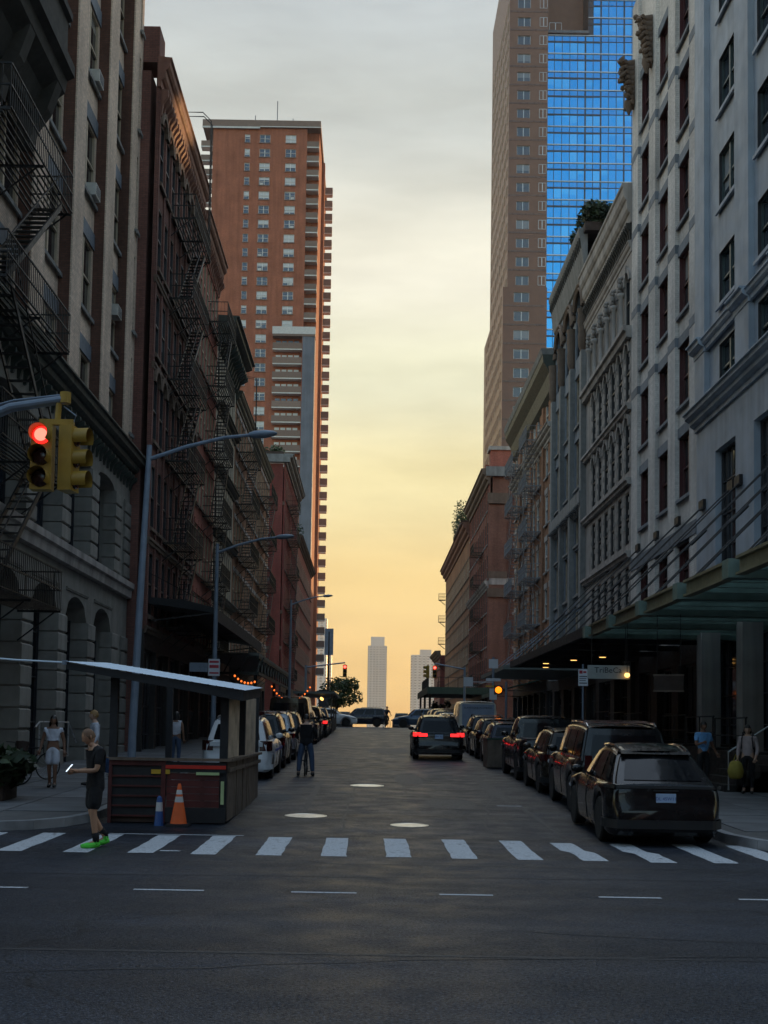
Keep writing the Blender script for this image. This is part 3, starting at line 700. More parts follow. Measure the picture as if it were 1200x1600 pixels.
# I: warm grey brick, three window columns, deep piers
I_ = root_R('warm_grey_loft', 'warm grey brick loft with maroon windows in three columns between projecting piers', 12.3, 57.1)
f = rr(57.1); LI = 11.5
cI = [f(47.75), f(51.15), f(54.7)]
rowsI = [(7.5, 1.9), (11.3, 2.5), (15.05, 2.5), (18.85, 2.5), (22.65, 2.5), (26.45, 2.5), (30.25, 2.5)]
wall(I_, 'warm_stone', LI, 5.4, 37, holes_for(cI, rowsI, 2.0), rev=.24, loc=(0, .16, 0))
windows(I_, cI, rowsI, 2.0, style='sash2', fr='frame_maroon', pane='pane', rev=.24, sill='blue_stone', lintel='blue_stone', y=.16, lint_h=.42, lining='frame_maroon')
for a, c in ((0, 1.25), (3.5, 4.75), (7.05, 8.25), (10.45, 11.5)): MB().box(a, c, 0, .163, 5.4, 37).build('pier', 'warm_stone', I_)
for z, _ in rowsI[:1]: MB().box(0, LI, -.03, .28, 9.45, 10.0).build('belt_course', 'blue_stone', I_)
for z in (16.1 + 1.9, 21.9, 25.75, 29.5): 
    for a, c in ((0, 1.25), (3.5, 4.75), (7.05, 8.25), (10.45, 11.5)): MB().box(a - .01, c + .01, -.012, .2, z - .35, z + .02).build('band_block', 'blue_stone', I_)
body(I_, 'warm_stone', LI, 0, 36.5, .7, 18)
wall(I_, 'shop_dark', LI, 0, 5.4, [(.9, 3.2, .8, 4.6), (4.4, 6.9, .8, 4.6), (8.0, 10.6, .8, 4.6)], rev=.4, name='shopfront', loc=(0, .2, 0))
for a, c in ((.9, 3.2), (4.4, 6.9), (8.0, 10.6)): window(I_, (a + c) / 2, .8, c - a, 3.8, 'grid34', 'frame_dark', 'pane', rev=.4, y=.2, name='shop_window')
def console_scroll(root, x, z):
    """carved scroll console: stacked volutes and leaves"""
    b = MB(); rnd = random.Random(int(x * 10))
    for k in range(26):
        t = k / 25; o = .12 + .5 * t; q = (x + rnd.uniform(-.3, .3), -o + rnd.uniform(-.12, .1), z + 2.2 * t + rnd.uniform(-.1, .1)); d = Vector((rnd.uniform(-.2, .2), rnd.uniform(-.25, .0), rnd.uniform(-.25, .1)))
        b.tube([q, tuple(Vector(q) + d * .6), tuple(Vector(q) + d)], [.09, .14, .05], 7)
    for k in range(9):
        zz = z + .25 * k; o = .15 + .42 * (k / 8)
        b.tube([(x - .3, -o * .8, zz), (x, -o - .02, zz + rnd.uniform(-.04, .06)), (x + .3, -o * .8, zz)], [.1, .15, .1], 8)
        b.tube([(x, -.02, zz), (x, -o, zz)], [.24, .16], 8)
    b.lathe([(.05, -.5), (.12, -.3), (.22, 0), (.2, .2)], 10, (x, -.25, z))
    return shade_auto(b.build('carved_console', 'brown_stone', root), 50)
console_scroll(I_, .4, 32.0); console_scroll(I_, 4.1, 32.0)

# J: limestone with rows of six narrow windows, dentilled cornice
J = root_R('ornate_limestone_building', 'ornate weathered limestone building with rows of six narrow windows and a dentilled cornice', 12.3, 69.3)
f = rr(69.3); LJ = 12.2
cJ = [f(58.0 + 1.75 * i) for i in range(6)]
rowsJ = [(7.3, 2.5), (10.85, 2.55), (14.35, 2.65), (17.9, 2.7), (21.35, 2.8)]
hj = holes_for(cJ, rowsJ, .92)
wall(J, 'limestone', LJ, 5.2, 25.2, hj, rev=.13, arch=[(i, .42) for i in range(len(hj)) if i % 5 in (2, 3, 4)])
windows(J, cJ, rowsJ, .92, style='sash', fr='frame_dark', pane='pane', rev=.13)
hood = MB(); n = 8
pts = [(math.cos(math.pi * k / n), math.sin(math.pi * k / n)) for k in range(n + 1)]
for (c0, s0), (c1, s1) in zip(pts, pts[1:]):
    P = [(.5 * c0, .5 * s0), (.72 * c0, .72 * s0), (.72 * c1, .72 * s1), (.5 * c1, .5 * s1)]; yy = -.1
    hood.quad(*[(a, yy, b_) for a, b_ in P]); hood.quad((P[1][0], yy, P[1][1]), (P[1][0], .02, P[1][1]), (P[2][0], .02, P[2][1]), (P[2][0], yy, P[2][1])); hood.quad((P[0][0], yy, P[0][1]), (P[3][0], yy, P[3][1]), (P[3][0], .02, P[3][1]), (P[0][0], .02, P[0][1]))
hood.box(-.12, .12, -.15, .02, .48, .85)
hoodm = hood.mesh('hood_mould', 'limestone')
colm = MB().lathe([(.17, 0), (.17, .12), (.11, .18), (.10, 1.9), (.18, 2.0), (.2, 2.15)], 10).mesh('colonnette', 'limestone', True)
capm = MB(); rnd = random.Random(3)
for k in range(8): capm.tube([(rnd.uniform(-.16, .16), rnd.uniform(-.22, 0), .1 * k), (rnd.uniform(-.16, .16), rnd.uniform(-.28, -.05), .1 * k + .14)], .1, 6)
capm = capm.mesh('carved_capital', 'limestone', True)
quom = MB().box(-.09, .09, -.045, .01, 0, .24).mesh('quoin', 'limestone')
for x in cJ:
    for i, (z, h) in enumerate(rowsJ):
        if i >= 2: put('hood_mould', hoodm, J, (x, 0, z + h - .45))
        if i < 4:
            for s in (-1, 1):
                for k in range(4): put('quoin', quom, J, (x + s * .57, 0, z + .15 + k * .62))
        else:
            for s in (-.875,):
                put('colonnette', colm, J, (x + s, -.14, z)); put('carved_capital', capm, J, (x + s, -.05, z + 2.15))
for z in (6.5, 10.15, 13.65, 17.25): belt(J, 'limestone', 0, LJ, z, .34, .3)
belt(J, 'limestone', 0, LJ, 20.75, .6, .42)
cornice(J, 'limestone', 0, LJ, 25.0, .5, .2, 'frieze', 2)
brackets(J, 'dark_stone', 0, LJ, 34, 25.55, .85, .26, .15)
cornice(J, 'limestone', -.02, LJ + .03, 26.4, 1.9, .5)
body(J, 'limestone', LJ, 0, 27.6, .4, 18); MB().box(.3, LJ - .3, 4.0, 16, 27.6, 33).build('roof_shade_block', 'grey_stone', J)  # unseen rooftop box added behind the cornice to stop low sun
wall(J, 'shop_dark', LJ, 0, 5.2, [(.6, 3.4, .9, 4.5), (4.4, 7.4, .9, 4.5), (8.4, 11.4, .9, 4.5)], rev=.4, name='shopfront')
for a, c in ((.6, 3.4), (4.4, 7.4), (8.4, 11.4)): window(J, (a + c) / 2, .9, c - a, 3.6, 'grid34', 'frame_dark', 'pane', rev=.4, name='shop_window')

# K: grey stone with giant arches and roof garden
K = root_R('arched_grey_building', 'grey stone building with giant arches under a deep cornice and a roof garden', 12.3, 81.1)
f = rr(81.1); LK = 11.8
cK = [f(71.5), f(75.3), f(79.1)]
rowsK = [(6.6, 2.6), (10.0, 2.7), (13.0, 1.9), (16.4, 2.9), (20.2, 3.0)]
hk = holes_for(cK, rowsK, 2.7) + [(c - 1.3, c + 1.3, 24.4, 28.2) for c in cK]
wall(K, 'blue_stone', LK, 5.2, 29.0, hk, rev=.18, arch=[(len(hk) - 1 - i, 1.3) for i in range(3)])
windows(K, cK, rowsK, 2.7, style='pair', fr='frame_tan', pane='pane', rev=.18, sill='grey_stone', lintel='blue_stone')
for c in cK:
    window(K, c, 24.4, 2.6, 3.8, 'pair', 'frame_dark', 'pane', rev=.18, name='arched_window')
    for r in (1.42, 1.7):
        b = MB(); n = 14
        b.tube([(c + r * math.cos(math.pi * k / n), -.1, 26.9 + r * math.sin(math.pi * k / n)) for k in range(n + 1)], .13, 6); shade_auto(b.build('arch_moulding', 'brown_stone', K))
for x in [f(69.55), f(73.4), f(77.2), f(80.85)]:
    MB().box(x - .3, x + .3, -.3, .01, 5.2, 24).build('pier', 'grey_stone', K)
    b = MB().lathe([(.14, 0), (.24, .3), (.28, .9), (.24, 1.2), (.31, 1.8), (.26, 2.2), (.33, 2.5)], 10, (x, -.18, 24)); shade_auto(b.build('carved_capital', 'brown_stone', K), 50)
MB().box(0, LK, -.38, .01, 15.05, 15.75).build('belt_course', 'grey_stone', K)
brackets(K, 'grey_stone', 0, LK, 24, 14.6, .45, .45, .2)
MB().profile([(.05, 28.7), (-.12, 28.8), (-.2, 29.3), (-.36, 30.6), (-.48, 31.0), (-.48, 31.25), (.05, 31.3)], -.05, LK).build('cornice', 'grey_stone', K)
brackets(K, 'dark_stone', 0, LK, 26, 29.2, 1.5, .46, .12)
body(K, 'blue_stone', LK, 0, 30.6, .5, 18); MB().box(.3, LK - .3, 5.0, 16, 30.6, 35).build('roof_shade_block', 'grey_stone', K)  # hidden roof box, added to keep sun off the left row
wall(K, 'shop_dark', LK, 0, 5.2, [(.6, 3.4, .9, 4.5), (4.4, 7.4, .9, 4.5), (8.4, 11.2, .9, 4.5)], rev=.4, name='shopfront')
for a, c in ((.6, 3.4), (4.4, 7.4), (8.4, 11.2)): window(K, (a + c) / 2, .9, c - a, 3.6, 'grid34', 'frame_dark', 'pane', rev=.4, name='shop_window')

# L: orange-tan brick with a huge dark cornice
Lb = root_R('orange_brick_building', 'orange-tan brick building with fire escapes under a huge overhanging dark cornice', 12.3, 103.6)
f = rr(103.6); LL = 22.5
cL = [1.3 + 2.2 * i for i in range(10)]
rowsL = [(6.3 + 3.35 * i, 2.15) for i in range(6)]
h = holes_for(cL, rowsL, 1.15)
row_building(Lb, 'orange_brick', LL, 26.6, cL, rowsL, 1.15, z0=5.4, fr='frame_white', pane='pane_blue', sill='limestone', lintel='limestone', lint_h=.4)
MB().profile([(.05, 24.9), (-.25, 25.2), (-.4, 26.2), (-.82, 26.9), (-.88, 27.5), (.05, 27.8)], -.1, LL + .02).build('cornice', 'green_iron', Lb)
MB().profile([(.05, 27.4), (-.9, 27.4), (-1.0, 27.8), (.05, 27.85)], -.15, LL + .03).build('gutter', 'grey_stone', Lb)
cornice(Lb, 'limestone', 0, LL, 22.0, .8, .6, 'belt_cornice', 3)
MB().box(.3, LL - .3, 4.2, 16, 26, 34.5).build('roof_shade_block', 'orange_brick', Lb)  # unseen box added on the roof to shade the opposite cornices
for x in (22.0, 17.5, 11.0, 4.5): MB().box(x - .35, x + .35, -.15, .01, 5.4, 25).build('pilaster', 'orange_brick', Lb)
for i in range(6):
    fire_escape(Lb, 12.4, 16.8, 6.2 + 3.35 * i, 3.35, 1.2, 'grey_iron', stair=i < 5); fire_escape(Lb, 3.0, 8.4, 6.2 + 3.35 * i, 3.35, 1.2, 'grey_iron', stair=i < 5)

# G: red brick corner building across the side street, stepped parapet
G = root_R('red_brick_corner_building', 'red brick corner building across the side street with stone capitals and a lit arched window', 12.3, 150)
LG = 24
cG = [1.5 + 2.1 * i for i in range(11)]
row_building(G, 'brown_brick', LG, 29.2, cG, [(7.0 + 3.6 * i, 2.5) for i in range(6)], 1.1, z0=6, pil='red_brick', fr='frame_dark', pane='pane_blue', sill='limestone')
cornice(G, 'brown_stone', 0, LG + .3, 27.6, 1.6, .9)
cornice(G, 'limestone', 0, LG + .1, 16.6, .8, .5, 'belt_cornice')
def side(y0, y1, z0, z1, out, name, mat): return MB().box(LG + .0, LG + out, y0, y1, z0, z1).build(name, mat, G)
side(-.4, 16, 28.4, 29.4, .5, 'cornice', 'grey_stone'); side(0, 16, 17.0, 17.7, .3, 'belt_course', 'limestone'); side(0, 1.8, 6, 25.4, .25, 'pilaster', 'brown_brick')
side(-.15, 2.0, 25.5, 26.6, .5, 'capital', 'brown_stone'); side(-.1, 1.9, 17.7, 18.4, .35, 'pedestal', 'brown_stone')
side(-.15, 2.0, 15.7, 16.6, .5, 'capital', 'brown_stone')
MB().box(LG - 1.6, LG + .1, .1, 2.2, 29.3, 31.2).build('parapet_block', 'red_brick', G); MB().box(LG - 1.8, LG + .3, -.1, 2.4, 31.2, 31.6).build('coping', 'limestone', G)
MB().box(.3, LG - 6, 6.0, 16, 28, 36).build('roof_shade_block', 'brown_brick', G)  # added roof box, out of view, blocks sun through the side street gap
for k in range(5): MB().box(3 + 4.4 * k, 3.9 + 4.4 * k, -.2, .6, 29.2, 30.2).build('merlon', 'red_brick', G)
for y in (3.4, 6.6, 9.8):
    for i, z in enumerate((8, 11.6, 18.9, 22.4)):
        window(G, LG + .0, z, 1.5, 2.3, 'sash', 'frame_teal', 'pane_blue', rev=.06, sill='limestone', lintel='limestone', y=y, rz=R(90))
    b = MB(); n = 10
    b.quad(*([(-.75, .02, 0), (.75, .02, 0)] + [(.75 * math.cos(math.pi * k / n), .02, 1.5 + .75 * math.sin(math.pi * k / n)) for k in range(n + 1)]))
    w_ = b.build('arched_window', 'lit_window' if y < 4 else 'pane', G, (LG + .03, y, 24.6), R(90), fix=False)
    MB().box(-.75, .75, -.03, .01, 1.1, 1.18).box(-.03, .03, -.03, .01, 0, 2.2).build('frame', 'frame_dark', w_)
    MB().box(-.9, .9, -.15, .01, -.25, -.01).build('sill', 'limestone', w_)
    b = MB(); b.tube([(.85 * math.cos(math.pi * k / n), -.02, 1.5 + .85 * math.sin(math.pi * k / n)) for k in range(n + 1)], .1, 6); b.build('arch_moulding', 'brown_stone', w_)
for i in range(5): fire_escape(G, 14, 18, 6.9 + 3.6 * i, 3.6, 1.1, stair=False)
G2 = root_R('russet_brick_building', 'russet brick building beyond the corner with rooftop trees and a fire escape at its end', 12.3, 197)
cG2 = [2 + 2.3 * i for i in range(20)]
row_building(G2, 'orange_brick', 46.9, 26.6, cG2, [(6.5 + 3.6 * i, 2.3) for i in range(5)], 1.2, fr='frame_tan', pane='pane', sill='brown_stone', lintel='brown_stone')
cornice(G2, 'rust_cornice', -.3, 46.9, 25.9, 1.8, 1.0)
for i in range(6): fire_escape(G2, -1.2, -.1, 5 + 3.6 * i, 3.6, 1.1, stair=False)
# ================================================================ TOWERS
T = empty('brick_apartment_tower', (-31.5, 226, 0), 0, 'tall red-brown brick apartment tower with stacked balconies down its sides', 'building')
TT = 116.2; FP = 2.78
zt = [TT - 2.9 - FP * i for i in range(30)]
c1, c2, c3 = 6.6, 9.95, 14.9
ht = [(c1 - .5, c1 + .5, z, z + 1.6) for z in zt] + [(c2 - 1.0, c2 + 1.0, z, z + 1.6) for z in zt] + [(c3 - 1.0, c3 + 1.0, z, z + 1.6) for z in zt[:14]]
wall(T, 'tower_brick', 18, 0, TT, ht, rev=.18)
for z in zt:
    window(T, c1, z, 1.0, 1.6, 'sash', 'white_trim', 'pane_tower', rev=.18, sill='parapet'); window(T, c2, z, 2.0, 1.6, 'sash2', 'white_trim', 'pane_tower', rev=.18, sill='parapet')
    if z > 76.6: window(T, c3, z, 2.0, 1.6, 'sash2', 'white_trim', 'pane_tower', rev=.18, sill='parapet')
rnd = random.Random(5)
for k in range(9):
    z = zt[rnd.randrange(1, 14)]; x = rnd.choice((c2 - .5, c3 + .5)); MB().box(x - .33, x + .33, -.25, .2, z - .05, z + .4).build('air_conditioner', 'frame_white', T)
body(T, 'tower_brick', 18, 0, TT - .2, .25, 36)
MB().box(18, 20.3, 1.8, 36, 0, TT).build('side_wall', 'tower_brick', T)
MB().box(-2.0, 20.6, -.5, 36.5, TT, TT + 1.3).build('roof_parapet', 'parapet', T)
MB().box(-2.03, 9.0, -.53, -.4, TT - .35, TT - .01).box(9, 20.63, -.53, -.4, TT - .05, TT + .12).build('roof_edge', 'white_trim', T)
MB().box(6.8, 15, 3, 20, TT + 1.3, TT + 3.0).build('bulkhead', 'parapet', T)
for x, h in ((7.4, 2.5), (11.7, 5.5), (14.8, 2)): MB().tube([(x, 6, TT + 3), (x, 6, TT + 3 + h)], .09, 6).build('antenna', 'grey_iron', T)
balm = MB().box(0, 2.3, -.02, 1.8, 0, .22).mesh('balcony_slab', 'white_trim'); parm = MB().box(.02, 2.28, -.04, .08, .22, 1.25).mesh('parapet', 'parapet')
par2 = MB().box(2.2, 2.31, .081, 1.8, .22, 1.25).mesh('parapet', 'parapet')
for i, z in enumerate(zt[:30]):
    z -= .85
    if z > 75:
        o = put('balcony', balm, T, (18, 0, z)); put('parapet', parm, o); put('parapet', par2, o)
    o = put('balcony', balm, T, (-2.3, .3, z)); put('parapet', parm, o)
# deep side balconies farther back
sbm = MB().box(0, 1.95, 0, 1.5, 0, .2).mesh('balcony_slab', 'white_trim'); spm = MB().box(.02, 1.97, -.05, .07, .2, 1.5).box(1.87, 1.99, .071, 1.5, .2, 1.5).mesh('parapet', 'parapet')
for i in range(37):
    z = 112.5 - FP * i
    o = put('side_balcony', sbm, T, (20.3, 20.5, z)); put('parapet', spm, o)
MB().box(20.3, 20.9, 14, 16, 0, TT).build('side_fin', 'tower_brick', T)
# lower right wing: gallery balconies and a concrete shear wall
gb = MB().box(12.4, 17.9, -1.6, .1, 0, .22).mesh('gallery_slab', 'white_trim'); gp = MB().box(12.4, 17.88, -1.64, -1.5, .22, 1.35).mesh('parapet', 'parapet')
gd = MB()
for i in range(4): gd.box(12.9 + 1.15 * i, 13.8 + 1.15 * i, -.06, .02, .6, 2.2)
gd = gd.mesh('gallery_window', 'pane_tower'); 
for i in range(20):
    z = 72.6 - FP * i
    o = put('gallery', gb, T, (0, 0, z)); put('parapet', gp, o); put('gallery_window', gd, o)
MB().box(12.35, 20.35, -1.7, .2, 75.2, 76.9).build('wing_cap', 'parapet', T)
MB().box(12.3, 20.4, -1.75, -1.65, 75.6, 77).build('wing_fascia', 'white_trim', T)
MB().box(18.0, 20.3, -1.6, 1.8, 0, 75.2).build('shear_wall', 'concrete', T)
MB().box(17.9, 18.02, -1.55, .1, 0, 75.2).build('wing_cheek', 'tower_brick', T)

U = empty('granite_office_tower', (27.7, 250, 0), 0, 'pinkish-brown granite office tower with paired windows, sunlit along its west flank', 'building')
zu = [155.6 - 4.02 * i for i in range(28)]
cu = [3.1, 7.2]
up_ = [z for z in zu if z > 95]
hu = [(c - 1.35, c + 1.35, z, z + 2.0) for c in cu[:1] for z in up_]
wall(U, 'granite', 8.2, 94.5, 172, hu, rev=.25)
lo = [z for z in zu if z < 92]
hl = [(3.9 - 1.6, 3.9 + 1.6, z, z + 2.1) for z in lo]
wall(U, 'granite', 9.2, 0, 94.5, hl, rev=.25, loc=(-1.0, -1.0, 0))
for z in up_:
    window(U, 3.1, z, 2.7, 2.0, 'pair', 'silver', 'pane_office', rev=.25); MB().box(.0, 8.2, -.06, .01, z - .95, z - .6).build('band', 'granite_band', U)
    window(U, 7.2, z, 1.6, 2.0, 'pair', 'silver', 'pane_office', rev=.04)
for z in lo:
    window(U, 2.9, z, 3.2, 2.1, 'pair', 'silver', 'pane_office', rev=.25, y=-1.0); MB().box(-1.0, 8.2, -1.06, -.99, z - .95, z - .6).build('band', 'granite_band', U)
MB().box(0, 8.15, .3, 37, 94, 172).build('body', 'granite', U); MB().box(-1, 8.1, -.7, 40, 0, 94.4).build('body', 'granite', U)
# flank facing the street: window strips
for z in zu[:26]:
    xo = -.02 if z > 95 else -1.02
    for k in range(8): window(U, xo, z, 2.6, 2.0, 'pair', 'frame_tan', 'pane_office', rev=.05, y=2.6 + 4.4 * k, rz=R(-90))
V = empty('glass_office_tower', (35.9, 252, 0), 0, 'bright blue glass curtain-wall office tower with silver floor bands', 'building')
MB().box(0, 22, .12, 30, 0, 151.2).box(8.9, 22, .12, 30, 151.2, 172).build('body', 'bronze', V)
pw, fh = 1.66, 4.02
vp = MB().quad((.03, 0, 0), (pw - .03, 0, 0), (pw - .03, 0, 2.55), (.03, 0, 2.55)).mesh('glass_pane', 'curtain_glass', fix=False)
spm_ = MB().quad((.03, 0, 2.78), (pw - .03, 0, 2.78), (pw - .03, 0, 3.86), (.03, 0, 3.86)).mesh('spandrel_panel', 'spandrel', fix=False)
cnt = 0; extra = MB()
for i in range(27):
    z = 167 - fh * i
    if z < 68: break
    for k in range(12):
        if z > 148 and k * pw < 8.5: continue
        t = (0, 0, 0)
        put('glass_pane', vp, V, (k * pw, .06, z), rot=(random.gauss(0, .006), 0, random.gauss(0, .006))); put('spandrel_panel', spm_, V, (k * pw, .06, z), rot=(random.gauss(0, .004), 0, random.gauss(0, .004)))
    x0 = 8.9 if z > 148 else 0
    MB().box(x0, 20, -.12, .1, z + 3.9, z + 4.1).build('floor_band', 'silver', V)
    MB().box(x0, 11.6, -.02, .1, z + 2.4, z + 2.76).build('dark_band', 'bronze', V)  # dark bronze strip along the top of each pane row
for k in range(13):
    w = .32 if k in (0, 5, 7, 10) else .11
    MB().box(k * pw - w / 2, k * pw + w / 2, -.06, .08, 50, 151 if k * pw < 8.5 else 171).build('mullion', 'bronze', V)
MB().box(-.4, 9, -.5, 6, 151.2, 151.8).build('roof_edge', 'concrete', V)
MB().box(8.2, 17.3, 8.5, 30, 140, 172).build('upper_body', 'granite', U)
for z in up_[:6]: window(U, 11.0, z, 2.7, 2.0, 'pair', 'silver', 'pane_office', rev=.05, y=8.5)

# far shore towers
def far_tower(name, label, x0, x1, z1, Y=2000, dep=30, crown=None, n=30, ribs=5):
    o = empty(name, (x0, Y, 0), 0, label, 'building', 'towers across the river'); w = x1 - x0
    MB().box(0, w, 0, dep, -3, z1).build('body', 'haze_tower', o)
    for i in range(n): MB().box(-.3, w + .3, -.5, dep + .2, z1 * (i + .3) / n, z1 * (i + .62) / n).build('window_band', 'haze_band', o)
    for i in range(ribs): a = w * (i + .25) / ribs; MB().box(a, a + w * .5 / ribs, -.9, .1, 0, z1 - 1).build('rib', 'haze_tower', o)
    if crown: MB().box(w * crown[0], w * crown[1], 2, dep - 2, z1, z1 + crown[2]).build('crown', 'haze_tower', o)
    return o
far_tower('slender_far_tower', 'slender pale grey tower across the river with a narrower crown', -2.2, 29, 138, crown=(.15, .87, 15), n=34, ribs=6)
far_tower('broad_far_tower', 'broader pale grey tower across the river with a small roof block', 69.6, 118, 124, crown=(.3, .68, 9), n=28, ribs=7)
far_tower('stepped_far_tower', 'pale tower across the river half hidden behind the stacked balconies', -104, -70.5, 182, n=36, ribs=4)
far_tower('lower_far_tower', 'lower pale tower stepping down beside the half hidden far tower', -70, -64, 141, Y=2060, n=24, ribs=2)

# ================================================================ greenery
def leaves(name, mat, parent, blobs, n, size, seed=1, loc=(0, 0, 0), **kw):
    """blobs: (x,y,z,rx,ry,rz); n leaf quads spread through their volumes"""
    r = random.Random(seed); b = MB(); tot = sum(q[3] * q[4] * q[5] for q in blobs)
    for (x, y, z, rx, ry, rz_) in blobs:
        for k in range(max(6, int(n * rx * ry * rz_ / tot))):
            d = Vector((r.gauss(0, 1), r.gauss(0, 1), r.gauss(0, 1))).normalized() * (r.random() ** .4)
            p = Vector((x + d.x * rx, y + d.y * ry, z + d.z * rz_)); s = size * r.uniform(.6, 1.4)
            a = Vector((r.gauss(0, 1), r.gauss(0, 1), r.gauss(0, .6))).normalized(); c = a.cross(Vector((r.gauss(0, 1), r.gauss(0, 1), r.gauss(0, 1)))).normalized()
            b.quad(p - a * s, p + c * s * .5, p + a * s, p - c * s * .5)
    return b.build(name, mat, parent, loc, fix=False, **kw)
def plant_bed(name, label, loc, w, d, h, n, seed, cat='plants', rough=False):
    o = empty(name, loc, 0, label, cat)
    MB().box(-w / 2, w / 2, -d / 2, d / 2, 0, .5).build('planter', 'wood_dark', o)
    r = random.Random(seed); bl = []
    k = max(4, int(max(w, d) * 1.2))
    for i in range(k): bl.append((r.uniform(-w / 2, w / 2) * .9, r.uniform(-d / 2, d / 2) * .95, .4 + h * r.uniform(.25, .6), .8, .8, h * r.uniform(.3, .6)))
    leaves('foliage', 'leaf_dark' if seed % 2 else 'leaf', o, bl, n, .16, seed)
    b = MB()
    for q in bl[::2]: b.tube([(q[0], q[1], .4), (q[0], q[1], q[2] + .2)], [.05, .02], 5)
    b.build('stems', 'bark', o, kind='stuff')
    return o
plant_bed('roof_garden', 'dense dark green shrubs overhanging the cornice of the arched building', (13.05, 72.0, 30.9), 1.9, 6.5, 1.5, 3600, 3)
plant_bed('parapet_shrubs', 'shrubs spilling over the parapet of the brown brick building', (-9.9, 148, 24.3), 2.4, 9.0, 2.6, 1600, 5)
plant_bed('parapet_shrubs', 'small green tuft on the cornice of the dark red corner building', (-10.5, 122.5, 29.2), 3.0, 2.0, 1.0, 500, 6)
plant_bed('roof_trees', 'young trees along the roof edge of the russet brick building', (12.2, 158, 27.6), 2.0, 14.0, 3.6, 1500, 8)
plant_bed('planter_box', 'low dark planter box of foliage on the sidewalk beside the tan brick loft', (-7.75, 25.0, .25), .9, 1.0, .8, 1600, 9, 'planter')
def street_tree(name, label, loc, h, rad, seed, n=2200, leafmat='leaf'):
    o = empty(name, loc, 0, label, 'tree'); r = random.Random(seed); b = MB()
    b.tube([(0, 0, 0), (.05, 0, h * .3), (.0, .1, h * .55)], [.16, .12, .09], 8)
    bl = []
    for k in range(11):
        a = r.uniform(0, 6.28); q = Vector((math.cos(a) * rad * r.uniform(.3, .85), math.sin(a) * rad * r.uniform(.3, .85), h * r.uniform(.5, .92)))
        b.tube([(0, .05, h * .4), (q.x * .5, q.y * .5, (h * .4 + q.z) / 2 + .2), tuple(q)], [.07, .05, .02], 5); bl.append((q.x, q.y, q.z, rad * .42, rad * .42, rad * .34))
    b.build('trunk', 'bark', o); leaves('crown', leafmat, o, bl, n, .17, seed)
    return o
street_tree('street_tree', 'leafy round tree beyond the side street behind the crossing cars', (-3.4, 131, gz(131)), 5.6, 2.6, 4, 2600)
street_tree('street_tree', 'small dark tree in front of the broad far tower', (8.2, 139, gz(139)), 4.2, 1.0, 11, 500, 'leaf_dark')
# ================================================================ CANOPIES, SHED, STREET FURNITURE
M['light_warm'] = emit('light_warm', (1.0, .52, .14), 1.6)
M['light_orange'] = emit('light_orange', (1.0, .18, .025), .9)
M['signal_red'] = emit('signal_red', (1.0, .02, .015), 1.1)
M['signal_core'] = emit('signal_core', (1.0, .22, .15), 1.1)
M['signal_amber'] = emit('signal_amber', (1.0, .22, .008), 1.2)
M['lens_dark'] = plain('lens_dark', (.035, .012, .01), .25, bump=0)
M['signal_yellow'] = plain('signal_yellow', (.42, .25, .03), .5, streak=.3)
M['galv'] = plain('galv', (.22, .27, .34), .5, metal=.2, streak=.2)
M['sign_white'] = plain('sign_white', (.62, .64, .68), .5, bump=0, var=.05)
M['sign_dim'] = plain('sign_dim', (.30, .32, .30), .6, bump=0)
M['ink'] = plain('ink', (.02, .022, .03), .6, bump=0)
M['ink_red'] = plain('ink_red', (.45, .03, .05), .6, bump=0)
M['cone_orange'] = plain('cone_orange', (.75, .12, .02), .6)
M['cone_band'] = plain('cone_band', (.55, .55, .55), .4)
M['cone_blue'] = plain('cone_blue', (.03, .10, .30), .5)
M['shed_red'] = plain('shed_red', (.10, .018, .015), .6, var=.3, streak=.3)
M['shed_black'] = plain('shed_black', (.018, .018, .02), .7)
M['strip_red'] = plain('strip_red', (.55, .03, .015), .45)
M['strip_lime'] = plain('strip_lime', (.50, .62, .30), .4)
M['strip_yellow'] = plain('strip_yellow', (.55, .34, .03), .4)
M['roof_sheet'] = plain('roof_sheet', (.72, .84, .95), .8, bump=0, spec=.1, var=.06)
M['curtain'] = plain('curtain', (.50, .40, .30), .6, var=.3)
M['wood_weathered'] = plain('wood_weathered', (.13, .095, .07), .8, var=.4)
M['wire'] = plain('wire', (.25, .3, .36), .4, metal=.4, bump=0)

def lettering(text, parent, loc, size, mat, rot=(R(90), 0, 0), name='lettering'):
    me = TXT[text]
    if me.materials: me = me.copy()
    me.name = name; me.materials.clear(); me.materials.append(M[mat])
    return put(name, me, parent, loc, rot=rot, scale=(size, size, size))

